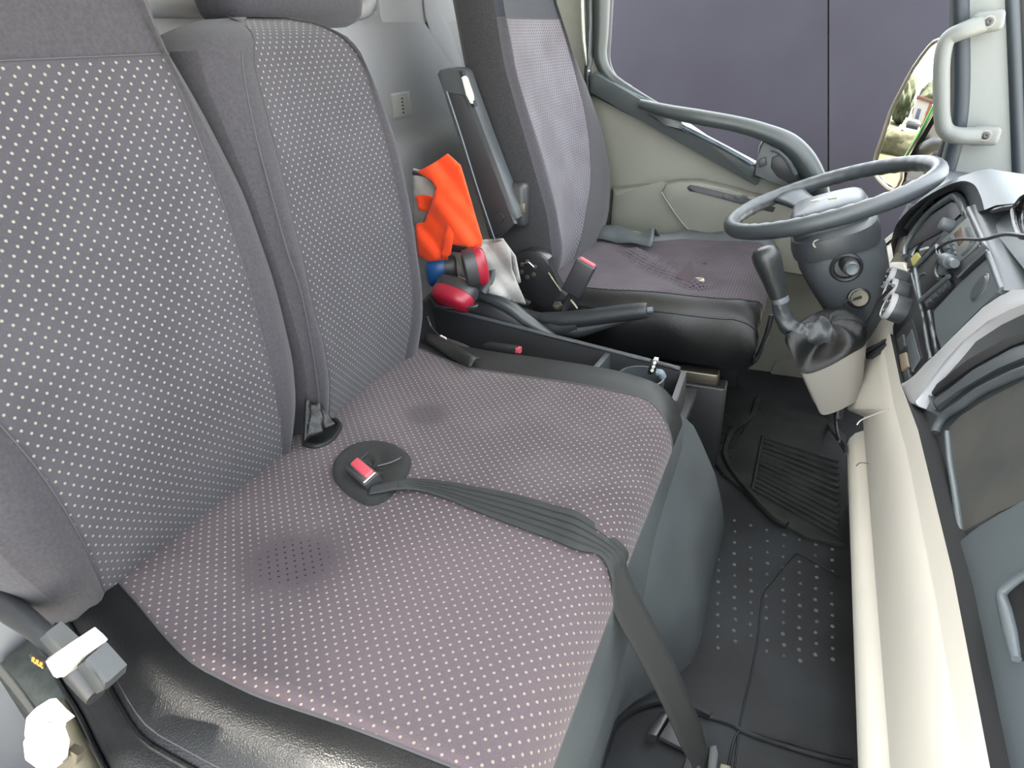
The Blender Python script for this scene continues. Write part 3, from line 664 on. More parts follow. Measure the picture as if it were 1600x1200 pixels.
# handbrake cover: sweeping ridge behind the lever
hc = empty('handbrake', (-.5, 1.25, .25), 'black handbrake lever with leather grip lying along the console', 'handbrake')
tube('lever_cover', [pY(690, 452, 1.235), pY(745, 458, 1.235), pY(790, 475, 1.235), pY(820, 498, 1.235), pY(845, 515, 1.235), pY(866, 526, 1.235)], [.010, .014, .016, .015, .012, .006], M['dgrey'], hc, 10)
P = []
for i in range(13):
    t = i/12
    a = catmull([pY(700, 462, 1.24), pY(760, 470, 1.24), pY(815, 500, 1.24), pY(866, 528, 1.24)], 4)[i]
    b_ = pY(700+170*t, 500+34*t, 1.225); P.append([a.lerp(b_, k/4) for k in range(5)])
grid('cover_cheek', P, M['blk'], hc, thick=.006)
tube('lever_arm', [pY(785, 478, 1.275), pY(830, 496, 1.275), pY(868, 510, 1.265), pY(905, 505, 1.26)], [.010, .017, .026, .019], M['blk'], hc, 12)
tube('grip', [pY(846, 497, 1.26), pY(880, 500, 1.26), pY(920, 497, 1.26), pY(960, 491, 1.26), pY(1000, 486, 1.26), pY(1012, 485, 1.26)], [.013, .020, .020, .019, .018, .015], mat('grip_leather', '#232628', .42, bump=.4, bscale=500), hc, 14)
tube('grip_fin', [pY(866, 512, 1.258), pY(900, 516, 1.258), pY(940, 508, 1.258), pY(985, 498, 1.258)], [.012, .018, .012, .005], M['blk'], hc, 10)
tube('release_button', [pY(1012, 484.5, 1.26), pY(1020, 484, 1.26)], .0065, M['slate'], hc, 8, sub=1)
plateY('cover_opening', [(786, 466), (795, 462), (812, 466), (828, 474), (824, 478), (800, 474)], 1.262, .01, M['pit'], hc, .002)
# chrome latch at the front of the tray
lt = empty('tray_latch', pY(1018, 590, 1.06), 'small chrome latch tab by the cup holder', 'latch')
plateY('latch_tab', [(1011, 584), (1016, 564), (1022, 560), (1028, 561), (1029, 570), (1023, 584), (1018, 588)], 1.055, .006, M['chrome'], lt, .002)
tube('latch_pivot', [pY(1026, 582, 1.06), pY(1033, 583, 1.06), pY(1036, 590, 1.06)], .007, mat('latch_blue_grey', '#59646d', .4), lt, 8)
for k in range(3): lathe('latch_hole', [(.0005, -.001), (.003, -.001), (.003, .001)], pY(1023-2*k, 567+6*k, 1.054), (0, 1, 0), M['whitep'], lt, 8)

# buckle lying beside the far edge of the bench, tether and tag
b2 = empty('belt_buckle', pY(780, 550, 1.045), 'flat black belt buckle with red end lying beside the far bench edge', 'belt buckle')
plateY('buckle_body', [(753, 540), (762, 537), (808, 543), (812, 553), (800, 555), (760, 553)], 1.05, .010, M['vinyl_matte'], b2, .003)
plateY('release_button', [(805, 544), (812, 545), (812, 553), (804, 552)], 1.048, .011, M['redbtn'], b2, .002)
tube('buckle_stalk', [pY(692, 530, 1.05), pY(715, 538, 1.05), pY(730, 545, 1.05), pY(738, 552, 1.05)], .006, M['blk'], b2, 8)
tg = empty('wire_tag', pY(690, 535, 1.04), 'white plastic tag on a thin wire beside the bench', 'tag')
plateY('tag_plate', [(680, 528), (688, 524), (696, 528), (699, 536), (690, 536)], 1.03, .003, M['whitep'], tg, .001)
tube('tag_wire', [pY(668, 494, 1.04), pY(673, 508, 1.04), pY(680, 518, 1.035), pY(687, 525, 1.03)], .0018, M['cable'], tg, 5)
# rolled vinyl at the back far corner of the bench
P = []
for i in range(11):
    t = i/10; c0 = pZ(662+74*t, 534+42*t, .427); 
    P.append([c0 + V(0, .040*k/6, .010*math.sin(math.pi*k/6) + .002*math.sin(i*.7+k)) for k in range(7)])
grid('rolled_vinyl', P, M['vinyl_matte'], cush, thick=.003)

# ================================================================ things behind the seats
def cloth_patch(name, poly, Y, bulge, m, parent=None, n=26, thick=.004, folds=1.0, seed=1, hole=None):
    """cloth sheet: outline triangulated on a fine lattice and pushed into folds"""
    rnd = random.Random(seed); ph = [rnd.uniform(0, 6) for _ in range(6)]
    def inside(p, pg):
        c = False; j = len(pg)-1
        for i in range(len(pg)):
            if (pg[i][1] > p[1]) != (pg[j][1] > p[1]) and p[0] < (pg[j][0]-pg[i][0])*(p[1]-pg[i][1])/(pg[j][1]-pg[i][1])+pg[i][0]: c = not c
            j = i
        return c
    bd = []
    for i in range(len(poly)):
        p, q = Vector(poly[i]), Vector(poly[(i+1) % len(poly)]); kk = max(1, int((q-p).length/5))
        bd += [p.lerp(q, t/kk) for t in range(kk)]
    x0, x1 = min(p[0] for p in poly), max(p[0] for p in poly); y0, y1 = min(p[1] for p in poly), max(p[1] for p in poly)
    pts = [Vector((p[0], p[1])) for p in bd]
    yy = y0 + 2.5; row = 0
    while yy < y1:
        xx = x0 + 2.5 + (row % 2)*2.5
        while xx < x1:
            if inside((xx, yy), poly) and min((p - Vector((xx, yy))).length for p in bd) > 2.6: pts.append(Vector((xx, yy)))
            xx += 5
        yy += 4.4; row += 1
    nb = len(bd); res = delaunay_2d_cdt(pts, [(i, (i+1) % nb) for i in range(nb)], [tuple(range(nb))], 1, 1e-4)
    bm = bmesh.new(); vv = [bm.verts.new(pY(p[0], p[1], Y)) for p in res[0]]
    for f in res[2]: bm.faces.new([vv[i] for i in f])
    c = sum((v.co for v in bm.verts), V(0, 0, 0))/len(bm.verts)
    for v in bm.verts:
        x, z = v.co.x - c.x, v.co.z - c.z
        d = bulge*math.exp(-(x*x+z*z)/.02)
        d += folds*(.010*math.sin(x*55+z*30+ph[0]) + .007*math.sin(x*25-z*70+ph[1]) + .004*math.sin(x*110+z*95+ph[2]))
        v.co += (CAM - v.co).normalized()*d
    me_o = frombm(name, bm, m, parent, 60)
    k = me_o.modifiers.new('solid', 'SOLIDIFY'); k.thickness = thick
    return me_o
vest = empty('safety_vest', pY(710, 390, 1.20), 'crumpled orange hi-vis vest stuffed behind the console', 'safety vest')
cloth_patch('vest_body', [(652, 268), (676, 256), (700, 240), (720, 258), (728, 285), (744, 340), (754, 374), (752, 384), (735, 385), (703, 380), (700, 404), (672, 407), (655, 400), (650, 350), (664, 346), (676, 318), (683, 294), (676, 282), (664, 274)], 1.185, .03, M['orange'], vest, thick=.004, folds=.7, seed=3)
cloth_patch('vest_lining', [(646, 262), (676, 272), (690, 292), (684, 320), (668, 350), (648, 352)], 1.215, .0, M['white'], vest, folds=.4, seed=9)
cloth_patch('vest_inner_fold', [(650, 306), (662, 304), (676, 306), (680, 316), (670, 332), (655, 328)], 1.20, .0, M['orange'], vest, folds=.3, seed=5)
tube('armhole_binding', [pY(646, 270, 1.175), pY(664, 273, 1.172), pY(677, 283, 1.170), pY(683, 294, 1.168), pY(677, 318, 1.168), pY(664, 347, 1.17)], .005, M['blk'], vest, 6)
cloth_patch('vest_flap', [(706, 328), (718, 322), (712, 352), (704, 398), (690, 403), (698, 360)], 1.160, .0, M['orange'], vest, folds=.3, seed=4)
rag = empty('white_rag', pY(780, 440, 1.24), 'crumpled white cloth beside the red earmuffs', 'cloth')
cloth_patch('rag_front', [(700, 396), (735, 384), (770, 380), (790, 378), (798, 392), (800, 420), (812, 450), (822, 474), (800, 470), (762, 456), (745, 440), (720, 430), (704, 420)], 1.235, .05, M['white'], rag, thick=.004, folds=1.3, seed=11)
cloth_patch('rag_back', [(696, 388), (740, 378), (786, 372), (806, 400), (814, 440), (780, 450), (730, 432), (700, 420)], 1.265, .03, M['white'], rag, thick=.004, folds=1.2, seed=12)
# red earmuffs
em = empty('red_earmuffs', pY(730, 455, 1.16), 'red earmuffs with black cushions lying on the console', 'earmuffs')
def cup(parent, c, axis, rx, ry, depth, mshell, up, lab=''):
    """oval ear cup: cushion ring on one side, domed shell on the other"""
    axis = Vector(axis).normalized(); up = Vector(up); up = (up-axis*up.dot(axis)).normalized(); side = axis.cross(up)
    def ring(pr, name, m):
        vs_, fs, n = [], [], 28
        for (s, h) in pr:
            for k in range(n):
                a = 2*math.pi*k/n; ca, sa = math.cos(a), math.sin(a)
                q = 2.6; rr = (abs(ca)**q + abs(sa)**q)**(-1/q)
                vs_.append(c + side*ca*rx*s*rr + up*sa*ry*s*rr + axis*h)
        for i in range(len(pr)-1):
            for k in range(n): fs.append((i*n+k, i*n+(k+1) % n, (i+1)*n+(k+1) % n, (i+1)*n+k))
        fs.append(tuple(range(n))); fs.append(tuple((len(pr)-1)*n+k for k in range(n)))
        return mk(name, vs_, fs, m, parent, 45)
    ring([(.55, -.010), (.60, -.020), (.75, -.026), (.92, -.023), (1.0, -.012), (.98, 0), (.9, .001)], 'ear_cushion', M['blk'])
    ring([(.96, .0), (1.0, .004), (1.0, depth*.45), (.94, depth*.75), (.80, depth*.95), (.5, depth*1.04), (.1, depth*1.06)], 'cup_shell', mshell)
cup(em, pY(744, 417, 1.14), (.80, .55, .12), .030, .040, .022, M['red'], (0, 0, 1))
cup(em, pY(711, 458, 1.12), (-.15, -.72, -.55), .048, .031, .030, M['red'], (.15, -.4, .9))
tube('headband', [pY(752, 455, 1.17), pY(765, 430, 1.19), pY(760, 404, 1.20), pY(735, 392, 1.20), pY(705, 384, 1.20), pY(690, 395, 1.21)], .006, M['blk'], em, 8, flat=(2.2, .7, V(0, 1, 0)))
tube('headband_wire', [pY(676, 468, 1.11), pY(684, 478, 1.10), pY(710, 481, 1.10), pY(742, 479, 1.10), pY(744, 476, 1.12)], .0035, M['blk'], em, 6)
tube('headband_wire', [pY(672, 462, 1.12), pY(678, 473, 1.11), pY(706, 486, 1.11), pY(740, 483, 1.11)], .0025, M['blk'], em, 6)
be = empty('blue_earmuffs', pY(690, 440, 1.22), 'blue ear cup with black cushion half hidden behind the middle backrest', 'earmuffs')
cup(be, pY(696, 424, 1.20), (-.85, -.45, .0), .027, .036, .040, M['blue'], (0, 0, 1))

# ================================================================ buckle pocket and lap belt on the bench
def onseat(x, y, dz=0):
    p = pZ(x, y, .42 + dz)
    for _ in range(3): p = pZ(x, y, topz(p.x, p.y) + dz)
    return p
pk = empty('buckle_pocket', onseat(580, 740), 'black elastic pocket sewn into the middle of the bench cushion', 'pocket')
ol = [(519, 738), (524, 718), (540, 702), (562, 692), (590, 690), (618, 696), (640, 711), (642, 725), (634, 745), (618, 766), (598, 783), (575, 788), (550, 776), (528, 757)]
ring0 = catmull([onseat(*p, .003) for p in ol], 3, True); cc = sum(ring0, V(0, 0, 0))/len(ring0)
rows = []
for s, h in ((1.0, -.003), (.985, .001), (.93, .005), (.80, .006), (.66, .004), (.5, .002), (.34, .001), (.18, .001), (.02, .001)):
    rows.append([cc.lerp(p, s) + V(0, 0, h + .0012*math.sin(i*.9+s*9)*(1-s)*2) for i, p in enumerate(ring0)] + [cc.lerp(ring0[0], s) + V(0, 0, h)])
grid('pocket_fabric', rows, mat('elastic_fabric', '#191a1a', .95, bump=.4, bscale=900, var=.2, vscale=200), pk)
tube('pocket_crease', [onseat(*p, .004) for p in ((575, 708), (566, 716), (556, 722))], .0018, M['blk'], pk, 5)
tube('pocket_crease', [onseat(*p, .006) for p in ((590, 728), (612, 722), (632, 712))], .0015, M['blk'], pk, 5)
b3 = empty('belt_buckle', onseat(566, 738), 'belt buckle with bright red button sunk in the bench pocket', 'belt buckle')
bc = onseat(566, 738, .016); bx = (onseat(588, 752, .016) - onseat(549, 718, .016)).normalized()
Rb = basis(bx, (-.25, -.3, 1)); nb_ = Rb @ V(0, 0, 1)
rbox('buckle_body', bc - nb_*.012, (.052, .026, .034), M['blk'], b3, .004, Rb)
rbox('metal_rim', bc + nb_*.004, (.050, .022, .006), M['chrome'], b3, .002, Rb)
rbox('release_button', bc + nb_*.007 + Rb @ V(.001, .003, 0), (.042, .014, .008), M['redbtn'], b3, .003, Rb)
bl = empty('lap_belt', onseat(700, 770), 'grey lap belt webbing lying across the bench and down to the floor', 'seat belt')
cen, sid = [], []
for (x, y, hw, dz, ux, uy) in ((578, 766, 7, .010, .3, -1), (600, 762, 7, .012, .2, -1), (622, 757, 8, .012, .0, 1), (650, 757, 9, .006, .1, 1), (690, 764, 13, .004, .1, 1), (740, 778, 19, .003, 0, 1), (800, 795, 25, .003, 0, 1), (860, 814, 28, .003, 0, 1), (905, 830, 29, .003, -.1, 1)):
    c = onseat(x, y, dz); e = onseat(x + ux*hw, y + uy*hw, dz); cen.append(c); sid.append((e - c) if uy > 0 else (c - e))
yS = pZ(948, 856, .412).y
Eb = pZ(1096, 1190, .03)
low = [V(-.146, yS, .4085), V(-.1345, yS-.012, .392), V(-.125, yS-.022, .362)]
S3 = low[-1]
for t in (.2, .4, .6, .8, .93, 1.0): low.append(S3.lerp(Eb, t) + V(.006*math.sin(math.pi*t), 0, 0))
for i, c in enumerate(low):
    t_ = (low[min(i+1, len(low)-1)] - low[max(i-1, 0)]).normalized(); nrm = V(.55, 0, .85) if i == 0 else (V(.9, 0, .4) if i == 1 else V(.93, -.25 - .03*i, .2))
    sd_ = t_.cross(nrm).normalized()
    if sd_.y > 0: sd_ = -sd_
    cen.append(c); sid.append(sd_*(.0225 if i < 7 else .018))
ribbon('webbing', cen, sid, M['web'], bl)
for k in (-.6, -.2, .2, .6):
    tube('woven_rib', [c + s*k + V(0, 0, .0012) for c, s in zip(cen[2:11], sid[2:11])], .0011, mat('rib%d' % int(k*10+6), '#131514', .8), bl, 4)
# adjuster and anchor on the floor
an = empty('belt_adjuster', pZ(1070, 1180, 0), 'black belt adjuster lying on the footwell floor', 'belt adjuster')
def fq(*pts): return [pZ(*p) for p in pts]
prism('adjuster_bar', fq((1010, 1145, .02), (1033, 1110, .02), (1048, 1112, .02), (1026, 1150, .02)), (0, 0, -1), .02, M['blk_gloss'], an, .003)
prism('adjuster_plate', fq((1030, 1150, .015), (1050, 1118, .015), (1085, 1140, .012), (1072, 1172, .010)), (0, 0, -1), .008, M['blk'], an, .002)
prism('latch_housing', fq((1062, 1215, .03), (1074, 1172, .03), (1092, 1178, .03), (1098, 1215, .03)), (0, 0, -1), .03, M['blk'], an, .004)
prism('latch_housing', fq((1104, 1215, .025), (1108, 1165, .025), (1120, 1162, .025), (1124, 1178, .025), (1118, 1215, .025)), (0, 0, -1), .025, M['dgrey'], an, .004)
lathe('rivet', [(.003, 0), (.0025, .002), (.001, .003)], pZ(1087, 1193, .032), (0, 0, 1), M['chrome'], an, 10)
prism('anchor_plate', fq((1118, 1222, .012), (1126, 1192, .012), (1142, 1196, .012), (1146, 1222, .012)), (0, 0, -1), .008, M['steel'], an, .002)

# ================================================================ dashboard
dash = empty('dashboard', (.4, .9, 0), 'dark dashboard with beige knee panel and silver trim sweep', 'dashboard')
rbox('dash_core', V(.475, .95, .30), (.22, 2.0, .52), M['dash'], dash, .03)
# beige knee panel: one moulded section run across the cab
sect = [(.30, -.0), (.196, .0), (.196, .06), (.194, .122), (.178, .126), (.168, .134), (.165, .150), (.168, .166), (.176, .180), (.190, .190), (.195, .195), (.195, .204), (.185, .210), (.183, .25), (.184, .34), (.187, .425), (.189, .430), (.1895, .436), (.191, .478), (.1915, .487)]
def ktop(y): return interp(y, [.30, .60, .90, 1.04, 1.10, 1.34], [.450, .464, .454, .434, .425, .42])
ysn = [.02, .2, .4, .6, .8, .88, .90, .95, 1.0, 1.04, 1.10, 1.2, 1.34]
def kp(x, z, y):
    zz = z if z < .25 else .25 + (z-.25)*(ktop(y)-.25)/.237
    return V(x, y, zz)
grid('knee_panel', [[kp(x, z, y) for y in ysn] for x, z in sect], M['beige'], dash, smooth=30)
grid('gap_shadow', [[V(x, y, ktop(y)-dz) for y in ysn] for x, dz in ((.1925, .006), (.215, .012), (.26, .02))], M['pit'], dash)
plateS('stack_surround', [(1392, 408), (1382, 436), (1366, 462), (1352, 500), (1330, 560), (1322, 640), (1400, 640), (1436, 612), (1436, 560), (1430, 480), (1420, 430), (1412, 408)], .006, .05, M['beige'], dash, .006)
tube('panel_joint', [pX(1338, 728, .164), pX(1342, 724, .163), pX(1349, 723, .166), pX(1356, 724, .18)], .0012, M['beige_dk'], dash, 5)
tube('panel_joint', [pS(1339, 664, -.012), pS(1346, 656, -.010), pS(1370, 646, -.004), pS(1390, 638, 0), pS(1404, 631, .003)], .0012, mat('joint_pale', '#d8d4c8', .5), dash, 5)
# glove box side
G0 = .012
plateS('lower_dash_panel', [(1428, 630), (1440, 612), (1481, 558), (1544, 501), (1600, 475), (1760, 440), (1900, 1000), (1700, 1500), (1560, 1300), (1520, 1200), (1475, 950), (1456, 850), (1440, 700), (1440, 668), (1436, 650)], G0, .06, M['dgrey'], dash, .004)
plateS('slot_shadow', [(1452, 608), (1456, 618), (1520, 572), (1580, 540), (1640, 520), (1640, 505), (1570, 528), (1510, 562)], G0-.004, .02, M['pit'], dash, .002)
plateS('slot_flap', [(1456, 626), (1462, 638), (1500, 606), (1560, 572), (1640, 545), (1640, 525), (1580, 545), (1520, 578)], G0-.006, .02, M['dash'], dash, .003)
plateS('flap_edge', [(1449, 616), (1452, 618), (1460, 640), (1456, 640)], G0-.006, .02, M['slate'], dash, .001)
tube('tray_rim', [pS(*p, G0-.004) for p in ((1462, 676), (1466, 664), (1478, 648), (1500, 634), (1530, 612), (1570, 592), (1600, 580), (1660, 560))], .0062, M['dash'], dash, 8)
tube('tray_rim', [pS(*p, G0-.004) for p in ((1480, 676), (1484, 720), (1492, 770), (1500, 830))], .004, M['slate'], dash, 8)
plateS('glove_tray', [(1480, 668), (1500, 650), (1540, 622), (1600, 594), (1700, 560), (1760, 720), (1620, 775), (1560, 800), (1500, 836), (1488, 760)], G0-.002, .02, mat('dusty_plastic', '#3b3f41', .6, c2='#4f4e4a', var=.08, vscale=9, bump=.1, bscale=500), dash, .003)
gl = plateS('glove_box_lid', [(1474, 868), (1488, 846), (1530, 822), (1560, 804), (1600, 782), (1760, 720), (1960, 1100), (1760, 1500), (1590, 1300), (1540, 1200), (1500, 990)], G0-.010, .03, M['slate'], dash, .010)
tube('lid_edge', [pS(*p, G0-.011) for p in ((1474, 868), (1500, 990), (1520, 1100), (1540, 1200), (1565, 1280))], .003, M['blk'], dash, 6)
hl = plateS('handle_recess', [(1570, 936), (1566, 930), (1570, 920), (1600, 896), (1680, 880), (1700, 1010), (1604, 1030), (1590, 1034)], G0-.012, .02, M['pit'], gl, .004)
tube('handle_edge', [pS(*p, G0-.014) for p in ((1610, 894), (1592, 904), (1572, 920), (1566, 932), (1572, 956), (1580, 990), (1588, 1030))], [.003, .004, .0045, .005, .006, .006, .004], M['slate'], gl, 8)
# silver sweep
plateS('silver_trim', [(1400, 596), (1399, 618), (1408, 629), (1430, 633), (1440, 612), (1455, 588), (1481, 558), (1506, 527), (1544, 501), (1577, 484), (1600, 475), (1700, 452), (1700, 430), (1620, 448), (1600, 452), (1581, 453), (1562, 459), (1534, 478), (1487, 528), (1459, 556), (1446, 568), (1429, 586), (1416, 600), (1408, 604)], -.004, .03, M['silver'], dash, .006)
# centre stack
cs = plateS('centre_stack', [(1394, 512), (1398, 560), (1402, 596), (1409, 604), (1416, 600), (1446, 568), (1487, 528), (1534, 478), (1562, 459), (1568, 456), (1520, 330), (1512, 328), (1474, 360), (1430, 412), (1418, 424)], .004, .06, M['blk'], dash, .003)
plateS('stack_pad', [(1457, 487), (1500, 442), (1540, 404), (1546, 412), (1562, 456), (1534, 477), (1487, 527), (1469, 546), (1462, 520)], -.003, .02, M['slate'], cs, .003)
lathe('blank_cap', [(.019, .004), (.019, -.003), (.017, -.005), (.002, -.005)], pS(1533, 451, -.002), DASHN, M['dgrey'], cs, 28)
lathe('cap_ring', [(.0215, .004), (.0215, -.002), (.0195, -.003), (.0192, .0)], pS(1533, 450, -.002), DASHN, M['slate'], cs, 28, caps=False)
for a, b_ in (((1441, 487), (1454, 562)), ((1452, 487), (1464, 552)), ((1424, 428), (1441, 487))):
    tube('stack_rail', [pS(*a, 0), pS((a[0]+b_[0])/2, (a[1]+b_[1])/2, -.001), pS(*b_, 0)], .0035, M['dgrey'], cs, 6)
plateS('switch_pocket', [(1399, 524), (1424, 496), (1440, 560), (1420, 588), (1411, 601), (1405, 584)], .001, .01, M['pit'], cs, .001)
plateS('switch', [(1401, 530), (1410, 522), (1413, 540), (1405, 548)], -.003, .012, M['dgrey'], cs, .0015)
plateS('switch', [(1404, 554), (1414, 550), (1418, 572), (1408, 580)], -.003, .012, mat('switch_tan', '#8a7d6c', .5), cs, .0015)
plateS('switch', [(1410, 584), (1418, 576), (1420, 590), (1413, 598)], -.002, .012, M['dgrey'], cs, .0015)
plateS('pocket_liner', [(1415, 530), (1424, 514), (1437, 560), (1424, 580)], -.0005, .004, M['slate'], cs, .001)
# radio with buttons, display and volume knob, slot below
rd = plateS('radio', [(1466, 374), (1474, 362), (1512, 330), (1519, 334), (1538, 378), (1532, 388), (1494, 424), (1484, 420)], -.004, .03, M['dgrey'], cs, .002)
plateS('radio_face', [(1470, 376), (1512, 338), (1530, 380), (1494, 414)], -.006, .012, mat('radio_grey', '#777a78', .45), rd, .002)
plateS('radio_display', [(1489, 366), (1501, 354), (1506, 374), (1497, 384)], -.0075, .006, M['display'], rd, .001)
for k in range(5):
    plateS('radio_button', [(1472+2*k, 378+8*k), (1478+2*k, 373+8*k), (1480+2*k, 379+8*k), (1474+2*k, 384+8*k)], -.009, .006, M['slate'], rd, .001)
    plateS('radio_button', [(1481+1.8*k, 371+8*k), (1485+1.8*k, 367+8*k), (1487+1.8*k, 373+8*k), (1483+1.8*k, 377+8*k)], -.009, .006, M['slate'], rd, .001)
plateS('radio_button', [(1507, 358), (1512, 353), (1522, 376), (1516, 382)], -.009, .006, M['slate'], rd, .001)
tube('radio_dial', [pS(1504, 398, -.008), pS(1514, 388, -.008), pS(1523, 376, -.008)], .003, M['slate'], rd, 6)
lathe('volume_knob', [(.011, 0), (.0115, -.014), (.0105, -.020), (.008, -.021), (.001, -.021)], pS(1488, 354, -.004), DASHN, M['slate'], rd, 20)
plateS('card_slot', [(1484, 424), (1537, 379), (1543, 390), (1498, 434), (1492, 432)], -.008, .03, M['blk'], cs, .002)
tube('slot_lip', [pS(1497, 433, -.010), pS(1520, 410, -.010), pS(1542, 391, -.010)], .0016, M['slate'], cs, 5)
plateS('open_cubby', [(1432, 420), (1462, 390), (1470, 410), (1474, 432), (1440, 466), (1436, 452)], .000, .004, M['pit'], cs, .001)
for a, b_ in (((1430, 418), (1464, 384)), ((1430, 418), (1438, 470)), ((1438, 470), (1482, 432)), ((1464, 384), (1482, 432))):
    tube('cubby_frame', [pS(*a, -.002), pS((a[0]+b_[0])/2, (a[1]+b_[1])/2, -.002), pS(*b_, -.002)], .0042, M['slate'], cs, 6)
plateS('button_row', [(1442, 472), (1482, 436), (1486, 444), (1448, 482)], -.003, .01, M['blk'], cs, .002)
for k in range(4):
    x, y = 1447+9*k, 470-8*k; plateS('row_button', [(x, y), (x+5, y-4.5), (x+7, y+1), (x+2, y+5)], -.005, .006, M['dgrey'], cs, .001)
tube('cubby_ring', [pS(1444+10*math.cos(a)*1.0, 438-11*math.sin(a), -.001) for a in [math.pi*.45 + k*.35 for k in range(8)]], .0018, M['slate'], cs, 5)
# three heater knobs with silver rims and white marks
for i, (x, y) in enumerate(((1404, 442), (1407, 461), (1406, 487))):
    c = pS(x+8, y, .004); R0 = (.0235, .0235, .026)[i]
    kb = lathe('heater_knob', [(R0*1.0, .004), (R0*1.02, -.014), (R0*.97, -.030), (R0*.9, -.034), (R0*.6, -.034), (.002, -.034)], c, DASHN, M['dgrey'], dash, 36, 25)
    lathe('knob_rim', [(R0*1.03, -.026), (R0*1.02, -.034), (R0*.88, -.0365), (R0*.84, -.0345)], c, DASHN, M['rim'], kb, 36, caps=False)
    uu, vv = frame_of(DASHN)
    for k in range(4):
        a = k*1.5 + i; mp = c - DASHN*.0346 + uu*math.cos(a)*R0*.5 + vv*math.sin(a)*R0*.5
        lathe('knob_mark', [(.0022, .001), (.002, -.0008), (.0005, -.0008)], mp, DASHN, M['whitep'], kb, 6)
# two slim blank switches on the beige surround
bs = plateS('slim_switch', [(1352, 545), (1353, 560), (1385, 538), (1384, 529)], .000, .01, M['pit'], dash, .001)
plateS('rocker', [(1352, 548), (1380, 530), (1384, 529), (1384, 533), (1354, 552)], -.004, .01, M['dgrey'], bs, .001)
plateS('rocker', [(1354, 555), (1384, 536), (1385, 539), (1355, 559)], -.004, .01, M['dgrey'], bs, .001)

# instrument cluster and hood
cl = plateS('cluster_housing', [(1412, 410), (1410, 384), (1424, 352), (1452, 324), (1488, 303), (1500, 306), (1508, 322), (1512, 334), (1476, 362), (1430, 414)], .010, .05, M['dgrey'], dash, .004)
plateS('cluster_face', [(1418, 388), (1426, 368), (1448, 340), (1486, 315), (1496, 318), (1501, 334), (1484, 350), (1470, 362), (1440, 378), (1420, 390)], .006, .01, mat('cluster_black', '#2b2a2e', .5), cl, .002)
plateS('cluster_lens', [(1419, 391), (1440, 380), (1470, 364), (1473, 367), (1446, 398), (1424, 420), (1416, 420)], .004, .008, M['glassy'], cl, .002)
tube('cluster_rim', [pS(*p, .003) for p in ((1414, 400), (1416, 384), (1430, 358), (1452, 332), (1486, 308), (1496, 309), (1504, 322), (1508, 336))], [.006, .006, .006, .006, .007, .008, .007, .005], M['slate'], cl, 8)
plateS('warning_sticker', [(1422, 404), (1432, 394), (1438, 402), (1426, 416)], .002, .004, M['yellow'], cl, .001)
# hood shell: curved visor swept over the cluster and on into the dash top
def hoodpt(px, off): return pS(px[0], px[1], off)
inner = [(1396, 402), (1404, 372), (1424, 342), (1452, 316), (1488, 297), (1504, 300), (1514, 318), (1520, 334)]
outer = [(1392, 380), (1400, 352), (1424, 324), (1456, 302), (1496, 284), (1520, 287), (1532, 306), (1538, 328)]
crest = [(1396, 368), (1406, 344), (1432, 312), (1462, 288), (1506, 266), (1524, 266), (1550, 286), (1572, 318)]
A = catmull([pS(*p, .012) for p in inner], 4); B = catmull([pS(*p, -.020) for p in outer], 4); Cc = catmull([pS(*p, -.005) + V(.03, 0, 0) for p in crest], 4)
D = [c + V(.20, 0, -.03) for c in Cc]
H = []
for a, b_, c, d in zip(A, B, Cc, D):
    H.append([a, a.lerp(b_, .5), b_, b_.lerp(c, .35) + V(-.006, 0, .004), b_.lerp(c, .7) + V(-.003, 0, .004), c, c.lerp(d, .5), d])
grid('cluster_hood', H, M['dash'], dash, smooth=40)
tube('hood_vent', [pS(*p, -.010) for p in ((1416, 356), (1432, 336), (1460, 308), (1500, 280))], .006, M['blk'], dash, 6, flat=(1, .5, V(0, 0, 1)))
plateS('switch_block', [(1404, 342), (1418, 318), (1440, 320), (1438, 330), (1418, 352), (1406, 362), (1402, 356)], .004, .03, M['dgrey'], dash, .003)
plateS('switch', [(1418, 319), (1438, 319), (1437, 328), (1419, 328)], .001, .01, M['pit'], dash, .001)
# centre dash roll beside the radio
rl = []
for i in range(9):
    t = i/8; a = pS(1519+50*t, 326+132*t, .004); r = []
    for k in range(9):
        u = k/8; r.append(a + V(-.022*math.sin(math.pi*min(1, u*1.3)*.8) + .16*u*u, -.075*u - .02*u, .012*math.sin(math.pi*u) + .012*u))
    rl.append(r)
grid('centre_roll', rl, M['dash'], dash, smooth=60)
tube('roll_bead', [pS(1515, 327, -.002), pS(1532, 362, -.002), pS(1548, 400, -.002), pS(1568, 454, -.002)], .006, M['slate'], dash, 8)
tube('roll_bead', [pS(1508, 331, -.001), pS(1524, 366, -.001), pS(1540, 402, -.001)], .004, M['dgrey'], dash, 8)
# dash top running forward to the screen
grid('dash_top', [[V(x, y, z - (.075 if y > 1.3 else 0)) for y in (.02, .5, .85, 1.0, 1.2, 1.4, 1.6, 1.8, 1.98)] for x, z in ((.275, .66), (.29, .685), (.32, .695), (.45, .68), (.62, .62))], M['dash'], dash, smooth=60)
# air vent with light bezel next to the column
plateS('side_vent_bezel', [(1372, 400), (1384, 372), (1404, 358), (1412, 368), (1414, 384), (1400, 394), (1390, 410), (1386, 440), (1380, 430), (1376, 412)], .012, .03, M['beige'], dash, .006)
vv_ = plateS('side_vent', [(1380, 376), (1404, 356), (1406, 363), (1382, 384)], .008, .012, M['pit'], dash, .001)
for k in range(3): plateS('vent_slat', [(1381, 375+3*k), (1404, 356+3*k), (1404, 357.2+3*k), (1381, 376.4+3*k)], .006, .01, M['beige'], vv_, 0)

